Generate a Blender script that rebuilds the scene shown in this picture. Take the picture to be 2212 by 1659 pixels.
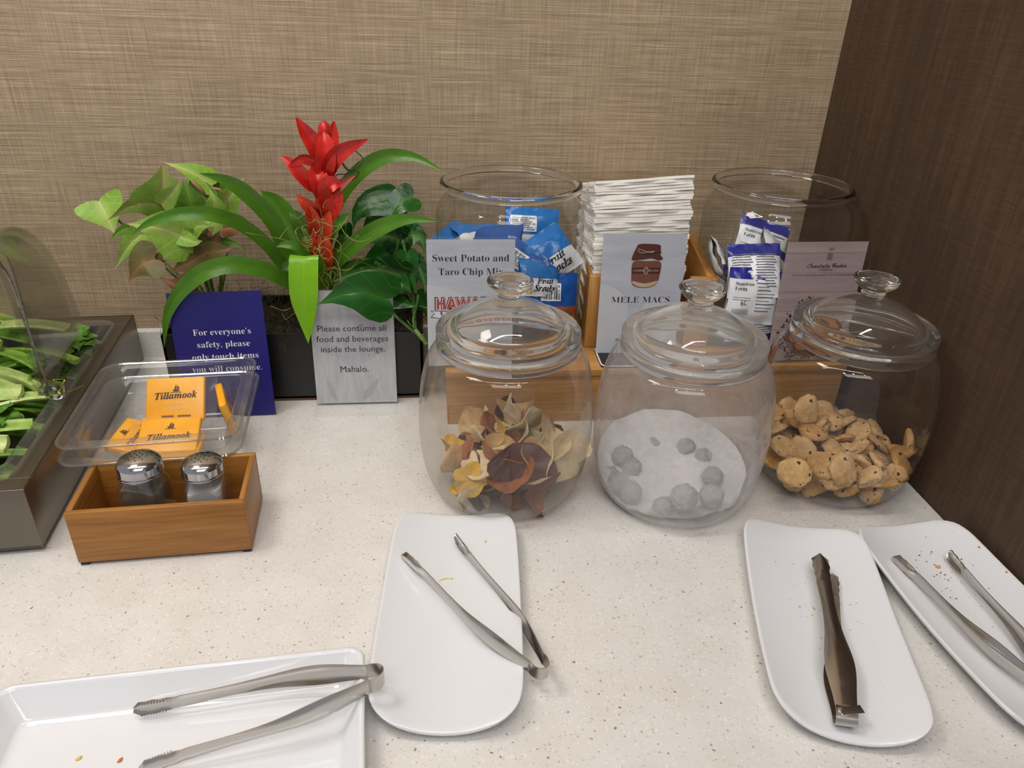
import bpy, bmesh, math, random
from mathutils import Vector, Matrix, noise
R = random.Random(7)
for o in list(bpy.data.objects): bpy.data.objects.remove(o)
C = bpy.context.scene.collection
SC = bpy.context.scene
PI = math.pi

# ---------------------------------------------------------------- camera, world, lights, exposure
cd = bpy.data.cameras.new('camera'); cd.sensor_width = 36; cd.lens = 36*1620/2212; cd.clip_start = .01
cam = bpy.data.objects.new('camera', cd); C.objects.link(cam)
cam.matrix_world = Matrix((((0.993902, 0.022143, -0.108020, 0.000000), (-0.105357, 0.479751, -0.871056, 0.000000), (0.032535, 0.877125, 0.479158, 0.490000), (0.000000, 0.000000, 0.000000, 1.000000))))
SC.camera = cam
SC.view_settings.view_transform = 'Standard'; SC.view_settings.look = 'None'
SC.view_settings.gamma = 1; SC.view_settings.use_curve_mapping = False
SC.view_settings.exposure = 0.32
w = bpy.data.worlds.new('room_light'); SC.world = w; w.use_nodes = True
w.node_tree.nodes['Background'].inputs[0].default_value = (.93, .92, 1, 1)
w.node_tree.nodes['Background'].inputs[1].default_value = .30
def area(name, loc, rot, sx, sy, power, col=(1, .95, .88)):
    l = bpy.data.lights.new(name, 'AREA'); l.shape = 'RECTANGLE'; l.size = sx; l.size_y = sy; l.energy = power; l.color = col
    o = bpy.data.objects.new(name, l); C.objects.link(o); o.location = loc; o.rotation_euler = rot; return o
area('ceiling_strip_light', (-.25, .30, 1.70), (math.radians(8), 0, 0), 2.2, .045, 9.0, (1, .955, .90))
area('added_wall_wash_light', (-.70, .62, 1.50), (math.radians(12), math.radians(-10), 0), .35, .35, 5.2, (1, .93, .85))  # unseen lamp added to brighten the upper left of the wall
area('added_fill_light', (-.10, -.60, 1.70), (math.radians(25), 0, 0), 1.2, .5, 8.5, (.95, .96, 1))  # broad fill added behind the camera, stands for no known fixture
for dx in (-.45, -.05, .35):
    l = bpy.data.lights.new('ceiling_spot_light', 'AREA'); l.shape = 'DISK'; l.size = .07; l.energy = 1.1; l.color = (1, .9, .78)
    o = bpy.data.objects.new('ceiling_spot_light', l); C.objects.link(o); o.location = (dx, -.25, 1.68); o.rotation_euler = (math.radians(20), 0, 0)
cy = SC.cycles
cy.max_bounces = 10; cy.transparent_max_bounces = 28; cy.transmission_bounces = 9; cy.glossy_bounces = 4; cy.diffuse_bounces = 3; cy.use_adaptive_sampling = True; cy.adaptive_threshold = .04
cy.sample_clamp_indirect = 4; cy.blur_glossy = .8; cy.use_denoising = True

# ---------------------------------------------------------------- materials
def s2l(c): return tuple((x/12.92 if x <= .04045 else ((x+.055)/1.055)**2.4) for x in c)
def rgb(r, g, b): return s2l((r/255, g/255, b/255))
MATS = {}
def mat(name, col=(200, 200, 200), rough=.5, metal=0, **k):
    if name in MATS: return MATS[name]
    m = bpy.data.materials.new(name); m.use_nodes = True; MATS[name] = m
    b = m.node_tree.nodes['Principled BSDF']
    b.inputs['Base Color'].default_value = (*rgb(*col), 1); b.inputs['Roughness'].default_value = rough; b.inputs['Metallic'].default_value = metal
    for a, v in k.items(): b.inputs[a.replace('_', ' ')].default_value = v
    return m
class NT:
    def __init__(s, m): s.t = m.node_tree; s.n = s.t.nodes; s.l = s.t.links; s.b = s.n['Principled BSDF'] if 'Principled BSDF' in s.n else None
    def add(s, typ, **k):
        n = s.n.new(typ)
        for a, v in k.items():
            if a.startswith('i_'): n.inputs[a[2:]].default_value = v
            else: setattr(n, a, v)
        return n
    def link(s, a, b): s.l.new(a, b)
    def coord(s, scale=(1, 1, 1), kind='Object', rot=(0, 0, 0)):
        c = s.add('ShaderNodeTexCoord'); m = s.add('ShaderNodeMapping'); m.inputs['Scale'].default_value = scale; m.inputs['Rotation'].default_value = rot
        s.link(c.outputs[kind], m.inputs['Vector']); return m.outputs[0]
    def noise(s, vec, scale=5, detail=4, rough=.5, dist=0):
        n = s.add('ShaderNodeTexNoise'); n.inputs['Scale'].default_value = scale; n.inputs['Detail'].default_value = detail; n.inputs['Roughness'].default_value = rough; n.inputs['Distortion'].default_value = dist
        s.link(vec, n.inputs['Vector']); return n.outputs['Fac']
    def ramp(s, fac, stops, interp='LINEAR'):
        r = s.add('ShaderNodeValToRGB'); e = r.color_ramp.elements; r.color_ramp.interpolation = interp
        while len(e) > 1: e.remove(e[-1])
        e[0].position = stops[0][0]; e[0].color = (*rgb(*stops[0][1]), 1)
        for p, c in stops[1:]:
            x = e.new(p); x.color = (*rgb(*c), 1)
        s.link(fac, r.inputs['Fac']); return r.outputs[0]
    def mix(s, fac, a, b, mode='MIX'):
        n = s.add('ShaderNodeMix', data_type='RGBA', blend_type=mode)
        for v, i in ((fac, 0), (a, 6), (b, 7)):
            if isinstance(v, (int, float)): n.inputs[i].default_value = v
            elif isinstance(v, tuple): n.inputs[i].default_value = (*v, 1) if len(v) == 3 else v
            else: s.link(v, n.inputs[i])
        return n.outputs[2]
    def math(s, op, a, b=0.0, c=None):
        n = s.add('ShaderNodeMath', operation=op)
        for i, v in enumerate((a, b) if c is None else (a, b, c)):
            if isinstance(v, (int, float)): n.inputs[i].default_value = v
            else: s.link(v, n.inputs[i])
        return n.outputs[0]
    def bump(s, h, strength=.3, dist=.001):
        b = s.add('ShaderNodeBump'); b.inputs['Strength'].default_value = strength; b.inputs['Distance'].default_value = dist
        s.link(h, b.inputs['Height']); s.link(b.outputs[0], s.b.inputs['Normal'])
    def base(s, c): s.link(c, s.b.inputs['Base Color'])

def m_wall():
    m = mat('linen_wallpaper', rough=.62); t = NT(m)
    h = t.noise(t.coord((9, 1, 700)), 1, 2, .5); h2 = t.noise(t.coord((22, 1, 1500)), 1, 2, .6)
    v = t.noise(t.coord((900, 1, 16)), 1, 2, .6); v2 = t.noise(t.coord((260, 1, 10)), 1, 2, .5); big = t.noise(t.coord((6, 1, 14)), 1, 2, .5); th = t.noise(t.coord((2.2, 1, 230)), 1, 2, .4)
    a = t.math('ADD', t.math('MULTIPLY', h, .42), t.math('MULTIPLY', h2, .42)); a = t.math('ADD', a, t.math('MULTIPLY', v, .34)); a = t.math('ADD', a, t.math('MULTIPLY', v2, .12)); a = t.math('ADD', a, t.math('MULTIPLY', big, .12))
    c = t.ramp(a, [(.50, (124, 105, 82)), (.71, (168, 147, 119)), (.92, (210, 190, 160))])
    dk = t.math('MULTIPLY', t.math('GREATER_THAN', th, .735), .35); c = t.mix(dk, c, rgb(88, 72, 54)); lt = t.math('MULTIPLY', t.math('LESS_THAN', th, .30), .35); c = t.mix(lt, c, rgb(214, 196, 164))
    t.base(c); ridge = t.math('POWER', th, 6.0)
    t.bump(t.math('ADD', a, t.math('MULTIPLY', ridge, 4.0)), .6, .0008); return m
def m_darkwall():
    m = mat('dark_brown_fabric_panel', rough=.75); t = NT(m)
    v = t.noise(t.coord((1, 160, 9)), 1, 4, .65); h = t.noise(t.coord((1, 30, 900)), 1, 2, .6); big = t.noise(t.coord((1, 14, 5)), 1, 3)
    a = t.math('ADD', t.math('MULTIPLY', v, .6), t.math('MULTIPLY', h, .4)); a = t.math('ADD', t.math('MULTIPLY', a, .7), t.math('MULTIPLY', big, .3))
    t.base(t.ramp(a, [(.33, (53, 36, 22)), (.5, (70, 50, 32)), (.7, (94, 72, 50))])); t.bump(a, .4, .0008); return m
def m_quartz():
    m = mat('speckled_white_quartz', rough=.28); t = NT(m)
    col = None
    def speck(scale, thr, dens, seed):
        v = t.add('ShaderNodeTexVoronoi'); v.inputs['Scale'].default_value = scale; v.inputs['Randomness'].default_value = 1
        mp = t.add('ShaderNodeMapping'); mp.inputs['Location'].default_value = (seed, seed*.7, 0)
        c = t.add('ShaderNodeTexCoord'); nz = t.add('ShaderNodeTexNoise'); nz.inputs['Scale'].default_value = scale*1.3
        t.link(c.outputs['Object'], nz.inputs['Vector'])
        mx = t.add('ShaderNodeMix', data_type='VECTOR'); mx.inputs[0].default_value = .0045
        t.link(c.outputs['Object'], mx.inputs[4]); t.link(nz.outputs['Color'], mx.inputs[5]); t.link(mx.outputs[1], mp.inputs['Vector']); t.link(mp.outputs[0], v.inputs['Vector'])
        sep = t.add('ShaderNodeSeparateColor'); t.link(v.outputs['Color'], sep.inputs[0])
        return t.math('MULTIPLY', t.math('LESS_THAN', v.outputs['Distance'], thr), t.math('GREATER_THAN', sep.outputs[0], dens))
    n = t.noise(t.coord((1, 1, 1)), 22, 4)
    base = t.ramp(n, [(.3, (222, 219, 213)), (.7, (230, 228, 224))])
    base = t.mix(t.math('MULTIPLY', speck(330, .32, .55, 3.1), .5), base, rgb(248, 246, 240))
    base = t.mix(t.math('MULTIPLY', speck(420, .27, .72, 9.7), .55), base, rgb(168, 156, 138))
    base = t.mix(t.math('MULTIPLY', speck(230, .20, .80, 5.3), .6), base, rgb(140, 124, 104))
    base = t.mix(t.math('MULTIPLY', speck(150, .14, .88, 1.9), .75), base, rgb(104, 90, 76))
    t.base(base); return m
def m_bamboo(name, axis='X', c=((140, 92, 38), (176, 124, 62), (205, 156, 92)), strips=True):
    m = mat(name, rough=.42); t = NT(m)
    sc = {'X': (12, 260, 260), 'Y': (260, 12, 260), 'Z': (260, 260, 12)}[axis]
    a = t.noise(t.coord(sc), 1, 4, .6); b = t.noise(t.coord(tuple(x*.12 for x in sc)), 1, 2)
    f = t.math('ADD', t.math('MULTIPLY', a, .6), t.math('MULTIPLY', b, .45))
    t.base(t.ramp(f, [(.34, c[0]), (.52, c[1]), (.72, c[2])])); t.bump(a, .15, .0005); return m
def m_steel(name='brushed_steel', col=(118, 113, 104), rough=.33, sc=(4, 900, 900)):
    m = mat(name, col, rough, 1.0); t = NT(m)
    a = t.noise(t.coord(sc), 1, 3, .6); t.link(t.math('MULTIPLY_ADD', a, .25, rough-.1), t.b.inputs['Roughness']); t.bump(a, .08, .0004); return m
def m_thin(name, tint=(1, 1, 1), haze=.0, hazecol=(.8, .78, .74), f0=.045, rough=.02, pw=4.0, grad=None, hscale=40, edge=.85):
    """thin clear wall: straight-through transmission plus mirror reflection that grows towards grazing, and a film of haze"""
    m = bpy.data.materials.new(name); m.use_nodes = True; t = NT(m); t.n.remove(t.b)
    out = [n for n in t.n if n.type == 'OUTPUT_MATERIAL'][0]
    tr = t.add('ShaderNodeBsdfTransparent'); tr.inputs[0].default_value = (*tint, 1)
    gl = t.add('ShaderNodeBsdfGlossy'); gl.inputs['Roughness'].default_value = rough
    lw = t.add('ShaderNodeLayerWeight'); lw.inputs['Blend'].default_value = .5
    p = t.math('POWER', lw.outputs['Facing'], pw); f = t.math('MULTIPLY_ADD', p, edge, f0)
    m1 = t.add('ShaderNodeMixShader'); t.link(f, m1.inputs[0]); t.link(tr.outputs[0], m1.inputs[1]); t.link(gl.outputs[0], m1.inputs[2])
    last = m1.outputs[0]
    if haze > 0:
        df = t.add('ShaderNodeBsdfDiffuse'); df.inputs[0].default_value = (*hazecol, 1); tl = t.add('ShaderNodeBsdfTranslucent'); tl.inputs[0].default_value = (*hazecol, 1)
        m2 = t.add('ShaderNodeMixShader'); m2.inputs[0].default_value = .5; t.link(df.outputs[0], m2.inputs[1]); t.link(tl.outputs[0], m2.inputs[2])
        n = t.noise(t.coord(), hscale, 4, .6); hz = t.math('MULTIPLY', n, haze*2)
        if grad:
            g = t.add('ShaderNodeTexCoord'); sp = t.add('ShaderNodeSeparateXYZ'); t.link(g.outputs['Object'], sp.inputs[0])
            mr = t.add('ShaderNodeMapRange'); mr.inputs[1].default_value = grad[0]; mr.inputs[2].default_value = grad[1]; mr.inputs[3].default_value = grad[2]; mr.inputs[4].default_value = grad[3]
            t.link(sp.outputs[2], mr.inputs[0]); hz = t.math('MULTIPLY', hz, mr.outputs[0])
        m3 = t.add('ShaderNodeMixShader'); t.link(hz, m3.inputs[0]); t.link(last, m3.inputs[1]); t.link(m2.outputs[0], m3.inputs[2]); last = m3.outputs[0]
    t.link(last, out.inputs[0]); MATS[name] = m; return m
def m_glass(name, col=(1, 1, 1), rough=0.0, ior=1.45):
    m = bpy.data.materials.new(name); m.use_nodes = True; t = NT(m); t.n.remove(t.b)
    g = t.add('ShaderNodeBsdfGlass'); g.inputs[0].default_value = (*col, 1); g.inputs['Roughness'].default_value = rough; g.inputs['IOR'].default_value = ior
    t.link(g.outputs[0], [n for n in t.n if n.type == 'OUTPUT_MATERIAL'][0].inputs[0]); MATS[name] = m; return m
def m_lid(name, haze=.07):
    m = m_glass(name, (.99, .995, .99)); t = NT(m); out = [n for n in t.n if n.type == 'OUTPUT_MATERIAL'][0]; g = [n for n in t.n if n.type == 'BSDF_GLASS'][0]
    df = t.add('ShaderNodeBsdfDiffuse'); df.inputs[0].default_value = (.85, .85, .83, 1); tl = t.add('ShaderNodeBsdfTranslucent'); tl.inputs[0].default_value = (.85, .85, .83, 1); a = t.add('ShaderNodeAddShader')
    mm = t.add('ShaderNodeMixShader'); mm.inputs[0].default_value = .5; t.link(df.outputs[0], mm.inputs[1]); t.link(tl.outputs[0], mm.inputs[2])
    m2 = t.add('ShaderNodeMixShader'); m2.inputs[0].default_value = haze; t.link(g.outputs[0], m2.inputs[1]); t.link(mm.outputs[0], m2.inputs[2]); t.link(m2.outputs[0], out.inputs[0]); return m  # white mixed into the glass stands in for reflected ceiling light
def m_leaf(name, c0, c1, vein, veinw=.05, mott=.5, freq=26, rough=.48, blot=None, sideveins=.5):
    m = mat(name, rough=rough); t = NT(m)
    m.node_tree.nodes['Principled BSDF'].inputs['Specular IOR Level'].default_value = .35
    uv = t.add('ShaderNodeTexCoord'); sp = t.add('ShaderNodeSeparateXYZ'); t.link(uv.outputs['UV'], sp.inputs[0])
    u = t.math('ABSOLUTE', t.math('SUBTRACT', sp.outputs[0], .5)); v = sp.outputs[1]   # u 0..0.5
    n = t.noise(t.coord((1, 1, 1)), 55, 4, .6); base = t.mix(t.math('MULTIPLY', n, mott*1.6), rgb(*c0), rgb(*c1))
    if blot: base = t.mix(t.math('MULTIPLY', t.math('GREATER_THAN', t.noise(t.coord(), 90, 3), .62), .6), base, rgb(*blot))
    mid = t.math('LESS_THAN', u, veinw*.35); glow = t.math('MULTIPLY', t.math('SUBTRACT', 1.0, t.math('MINIMUM', t.math('DIVIDE', u, .16), 1.0)), .55)
    s = t.math('SINE', t.math('MULTIPLY', t.math('SUBTRACT', v, t.math('MULTIPLY', u, .75)), freq*1.0)); side = t.math('MULTIPLY', t.math('GREATER_THAN', s, .94), sideveins)
    base = t.mix(t.math('MAXIMUM', glow, side), base, rgb(*vein)) if sideveins > 0 else base
    base = t.mix(t.math('MULTIPLY', mid, .7), base, rgb(*vein)); t.base(base)
    t.b.inputs['Subsurface Weight'].default_value = 0; t.bump(t.math('ADD', n, side), .35, .002); return m
def m_noise(name, c0, c1, scale=60, rough=.7, bump=.4, dist=.002, spots=None, **k):
    m = mat(name, rough=rough, **k); t = NT(m); n = t.noise(t.coord(), scale, 5, .65); b = t.ramp(n, [(.35, c0), (.65, c1)])
    if spots: b = t.mix(t.math('GREATER_THAN', t.noise(t.coord(), spots[1], 2, .4), spots[2]), b, rgb(*spots[0]))
    t.base(b); t.bump(n, bump, dist); return m

# ---------------------------------------------------------------- helpers
def link(name, me, m=None, parent=None, loc=None):
    o = bpy.data.objects.new(name, me); C.objects.link(o)
    if m is not None and not me.materials: me.materials.append(m)
    if parent is not None: o.parent = parent
    if loc is not None: o.location = loc
    return o
def mesh(name, vs, fs, m=None, parent=None, smooth=True, loc=None, sharp=None):
    me = bpy.data.meshes.new(name); me.from_pydata([tuple(v) for v in vs], [], fs); me.update()
    if smooth:
        me.polygons.foreach_set('use_smooth', [True]*len(me.polygons))
        if sharp: 
            try: me.set_sharp_from_angle(angle=math.radians(sharp))
            except Exception: pass
    return link(name, me, m, parent, loc)
def from_bm(name, bm, m, parent=None, smooth=False, loc=None, sharp=40):
    me = bpy.data.meshes.new(name); bmesh.ops.recalc_face_normals(bm, faces=bm.faces); bm.to_mesh(me); bm.free()
    if smooth:
        me.polygons.foreach_set('use_smooth', [True]*len(me.polygons)); me.set_sharp_from_angle(angle=math.radians(sharp))
    return link(name, me, m, parent, loc)
def tag(o, label, cat, group=None, kind=None):
    o['label'] = label; o['category'] = cat
    if group: o['group'] = group
    if kind: o['kind'] = kind
    return o
def empty(name, loc=(0, 0, 0), rz=0, label='', cat='', group=None):
    o = bpy.data.objects.new(name, None); C.objects.link(o); o.location = loc; o.rotation_euler = (0, 0, rz); o.empty_display_size = .02
    return tag(o, label, cat, group)
def struct(o): o['kind'] = 'structure'; return o
def bmbox(bm, x0, x1, y0, y1, z0, z1, bev=0.0, seg=2, M=None):
    r = bmesh.ops.create_cube(bm, size=1); vs = r['verts']
    for v in vs: v.co = Vector(((x0+x1)/2+v.co.x*(x1-x0), (y0+y1)/2+v.co.y*(y1-y0), (z0+z1)/2+v.co.z*(z1-z0)))
    if bev:
        es = list({e for v in vs for e in v.link_edges}); g = bmesh.ops.bevel(bm, geom=es, offset=bev, segments=seg, affect='EDGES', profile=.5); vs = list({v for f in g['faces'] for v in f.verts} | {v for v in vs if v.is_valid})
    if M is not None:
        for v in vs: v.co = M @ v.co
    return vs
def box(name, x0, x1, y0, y1, z0, z1, m, parent=None, bev=0.0, seg=2):
    bm = bmesh.new(); bmbox(bm, x0, x1, y0, y1, z0, z1, bev, seg); return from_bm(name, bm, m, parent, smooth=bev > 0, sharp=50)
def lathe(name, prof, m, parent=None, seg=96, loc=None, sharp=60, cap=False):
    vs = []; fs = []; idx = []
    for r, z in prof:
        if r < 1e-6: idx.append([len(vs)]); vs.append((0, 0, z))
        else:
            idx.append(list(range(len(vs), len(vs)+seg))); vs += [(r*math.cos(2*PI*i/seg), r*math.sin(2*PI*i/seg), z) for i in range(seg)]
    for a, b in zip(idx, idx[1:]):
        for i in range(seg):
            j = (i+1) % seg
            if len(a) == 1 and len(b) == 1: continue
            if len(a) == 1: fs.append((a[0], b[j], b[i]))
            elif len(b) == 1: fs.append((a[i], a[j], b[0]))
            else: fs.append((a[i], a[j], b[j], b[i]))
    return mesh(name, vs, fs, m, parent, True, loc, sharp)
def rrect(hx, hy, r, n=6):
    p = []
    for cx, cy, a0 in ((hx-r, hy-r, 0), (-hx+r, hy-r, 90), (-hx+r, -hy+r, 180), (hx-r, -hy+r, 270)):
        for i in range(n+1):
            a = math.radians(a0+90*i/n); p.append((cx+r*math.cos(a), cy+r*math.sin(a)))
    return p
def loft(name, rings, m, parent=None, cap0=False, cap1=False, sharp=50, smooth=True, closed=True):
    """rings: lists of 3D points of the same length"""
    vs = [p for r in rings for p in r]; n = len(rings[0]); fs = []
    for k in range(len(rings)-1):
        for i in range(n if closed else n-1):
            j = (i+1) % n; fs.append((k*n+i, k*n+j, (k+1)*n+j, (k+1)*n+i))
    if cap0: fs.append(tuple(reversed(range(n))))
    if cap1: fs.append(tuple(range((len(rings)-1)*n, len(rings)*n)))
    return mesh(name, vs, fs, m, parent, smooth, None, sharp)
def ring(hx, hy, r, z, n=6, dx=0, dy=0): return [(x+dx, y+dy, z) for x, y in rrect(hx, hy, max(r, .0002), n)]
def bez(pts, n):
    """Catmull-Rom through points"""
    P = [Vector(p) for p in pts]; P = [P[0]*2-P[1]]+P+[P[-1]*2-P[-2]]; out = []
    S = len(P)-3
    for i in range(n+1):
        t = i/n*S; k = min(int(t), S-1); t -= k; a, b, c, d = P[k:k+4]
        out.append(.5*((2*b)+(c-a)*t+(2*a-5*b+4*c-d)*t*t+(3*b-a-3*c+d)*t**3))
    return out
def tube(name, pts, rad, m, parent=None, n=24, seg=8, taper=None):
    P = bez(pts, n) if n else [Vector(p) for p in pts]; rings = []; up = Vector((.3, .2, 1)).normalized(); N = len(P)-1
    for i, p in enumerate(P):
        T = (P[min(i+1, N)]-P[max(i-1, 0)]).normalized(); s = T.cross(up).normalized(); up = s.cross(T).normalized()
        r = rad*(taper(i/N) if taper else 1); rings.append([p+s*r*math.cos(2*PI*k/seg)+up*r*math.sin(2*PI*k/seg) for k in range(seg)])
    return loft(name, rings, m, parent, True, True)
HEART = []
for _k in range(30):
    _t = _k/30*2*PI; HEART.append((math.sin(_t)**3, (5-(13*math.cos(_t)-5*math.cos(2*_t)-2*math.cos(3*_t)-math.cos(4*_t)))/22))
def leaf(name, pts, width, m, parent, shape='heart', cup=.25, droop=.0, tilt=0.0, nu=6, nv=16, lobe=.55, wave=.0, side=None):
    """a leaf blade about a midrib through pts (base to tip); width in metres"""
    P = bez(pts, nv); eye = Vector((0, -.03, .56))-(parent.location if parent else Vector()); vs = []; fs = []; uvs = []; ph = R.random()*6; FR = []
    for i, p in enumerate(P):
        T = (P[min(i+1, nv)]-P[max(i-1, 0)]).normalized(); n0 = (eye-p).normalized()
        S = Vector(side).normalized() if side else T.cross(n0); S = S.normalized() if S.length > .15 else Vector((1, 0, 0))
        if FR and S.dot(FR[-1][1]) < 0: S = -S
        N = S.cross(T).normalized(); FR.append((T, Matrix.Rotation(tilt, 3, T) @ S, Matrix.Rotation(tilt, 3, T) @ N))
    if FR[nv//2][2].dot(eye-P[nv//2]) < 0: FR = [(a, b, -c) for a, b, c in FR]
    L = sum((P[i+1]-P[i]).length for i in range(nv)); w = width*.5
    def at(x, y):   # x -1..1 across, y along (may be negative for the basal lobes)
        f = min(max(y, 0), 1)*nv; k = min(int(f), nv-1); f -= k; T, S, N = (FR[k][q].lerp(FR[k+1][q], f) for q in range(3)); p = P[k].lerp(P[k+1], f)
        if y < 0: p = p+T*y*L
        return p+S*w*x+N*(cup*w*abs(x)-droop*w*x*x)+N*wave*width*math.sin(y*9+ph+x*2)*abs(x)
    if shape in ('strap', 'bract'):
        for i in range(nv+1):
            v = i/nv
            if shape == 'strap': q = min(1, (.75+.25*math.sin(v*3)))*(1-max(0, (v-.62)/.38)**1.7)+.01
            else: q = (math.sin(PI*min(.98, .15+v*.85))**.8)+.01
            for k in range(nu+1): u = -1+2*k/nu; vs.append(at(u*q, v)); uvs.append((u*.5+.5, v))
        for i in range(nv):
            for k in range(nu): a = i*(nu+1)+k; fs.append((a, a+1, a+nu+2, a+nu+1))
    else:
        ex = .80 if shape == 'arrow' else 1.0; lb = lobe*(1.9 if shape == 'arrow' else 1.5); rows = []
        cen = (0, .30); vs.append(at(*cen)); uvs.append((.5, .3))
        for f in (.25, .5, .72, .88, 1.0):
            for x, y in HEART:
                x = x*(1-.12*max(0, y)**2); y = y*lb if y < 0 else y; X, Y = cen[0]+(x-cen[0])*f, cen[1]+(y-cen[1])*f
                vs.append(at(X, Y)); uvs.append((X*.5+.5, min(1, max(0, Y))))
        n = len(HEART)
        for k in range(n): fs.append((0, 1+k, 1+(k+1) % n))
        for r_ in range(4):
            for k in range(n): a, b = 1+r_*n+k, 1+r_*n+(k+1) % n; fs.append((a, a+n, b+n, b))
    o = mesh(name, vs, fs, m, parent); me = o.data; ul = me.uv_layers.new(name='UVMap')
    for lp in me.loops: ul.data[lp.index].uv = uvs[lp.vertex_index]
    return o
def uni(s, kind):
    base = {'serif': (0x1D400, 0x1D41A), 'script': (0x1D4D0, 0x1D4EA), 'bi': (0x1D468, 0x1D482), 'it': (0x1D434, 0x1D44E), 'sansb': (0x1D5D4, 0x1D5EE)}.get(kind)
    if not base: return s
    return ''.join(chr(base[0]+ord(c)-65) if 'A' <= c <= 'Z' else chr(base[1]+ord(c)-97) if 'a' <= c <= 'z' else c for c in s)
def text(parent, s, size, x, y, m, kind='', offset=0.0, z=.0004, align='CENTER', space=1.0, surf=None, rot=0.0, width=None, name='lettering', M=None, lines=1.0, sy=1.0, shear=0.0):
    c = bpy.data.curves.new('lettering', 'FONT'); c.body = uni(s, kind); c.size = 1; c.align_x = align; c.offset = offset; c.space_character = space; c.space_line = lines; c.resolution_u = 2; c.shear = shear
    t = bpy.data.objects.new('tmp', c)
    me = bpy.data.meshes.new_from_object(t); bpy.data.objects.remove(t); bpy.data.curves.remove(c)
    xs = [v.co.x for v in me.vertices]; k = size
    if width and xs: k = width/(max(xs)-min(xs))
    mid = (max(xs)+min(xs))/2 if (align == 'CENTER' and xs) else 0
    cr, sr = math.cos(rot), math.sin(rot)
    for v in me.vertices:
        a, b = (v.co.x-mid)*k, v.co.y*k*sy; px, py = x+a*cr-b*sr, y+a*sr+b*cr
        pz = (surf(px, py) if surf else 0)+z
        v.co = Vector((px, py, pz))
    me.materials.clear(); o = link(name, me, m, parent)
    if M is not None: o.matrix_local = M
    return o
def poly(name, pts, m, parent, z=.0003, surf=None, M=None):
    vs = [(x, y, (surf(x, y) if surf else 0)+z) for x, y in pts]; o = mesh(name, vs, [tuple(range(len(vs)))], m, parent, False)
    if M is not None: o.matrix_local = M
    return o
def curve2(pts, n=30, closed=True):
    P = [Vector((*p, 0)) for p in pts]; N = len(P); out = []
    for i in range(n):
        t = i/n*N; k = int(t); t -= k; a, b, c, d = (P[(k+j-1) % N] for j in range(4))
        q = .5*((2*b)+(c-a)*t+(2*a-5*b+4*c-d)*t*t+(3*b-a-3*c+d)*t**3); out.append((q.x, q.y))
    return out

# ---------------------------------------------------------------- setting
WALL, LINEN, QUARTZ = m_darkwall(), m_wall(), m_quartz()
CREAM = mat('ceiling_paint', (225, 220, 210), .8)
struct(box('counter_top', -1.35, .5361, -.18, 1.006, -.03, 0, QUARTZ, bev=.002))
o = struct(box('trim_backsplash', -1.35, .5361, .992, 1.0055, 0, .039, QUARTZ)); 
struct(box('wall_back', -1.5, .56, 1.006, 1.03, -.9, 1.78, LINEN))
struct(box('wall_right', .5365, .56, -.18, 1.0055, -.9, 1.78, WALL))
struct(box('ceiling', -1.5, 1.2, -1.6, 1.03, 1.78, 1.80, CREAM))
struct(box('floor', -1.5, 1.2, -1.6, 1.03, -.92, -.90, mat('grey_floor', (120, 110, 100), .6)))
struct(box('cabinet_front', -1.35, .5361, -.14, -.12, -.9, -.03, mat('dark_cabinet', (70, 50, 36), .5)))

STEEL = m_steel(); STEELY = m_steel('brushed_steel_side', (134, 128, 119), .34, (900, 4, 900))
CLEAR = m_thin('clear_glass_wall', (.975, .985, .975), haze=.012, pw=3.2, f0=.05)
PC = m_thin('clear_plastic', (.95, .95, .94), haze=.075, hazecol=(.8, .8, .8), f0=.05, rough=.05)
SMOKE = m_thin('smoky_clear_plastic', (.955, .95, .94), haze=.03, hazecol=(.6, .58, .55), f0=.05, rough=.04)
ACR = m_thin('clear_acrylic', (.985, .99, .985), f0=.015, rough=.03, edge=.5)
GLASS = m_glass('solid_clear_glass', (.985, .99, .985))
BLACK = mat('black_plastic', (14, 14, 15), .4); INK = mat('black_ink', (26, 25, 28), .6)
WHITE = mat('white_print', (232, 232, 238), .5)

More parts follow.
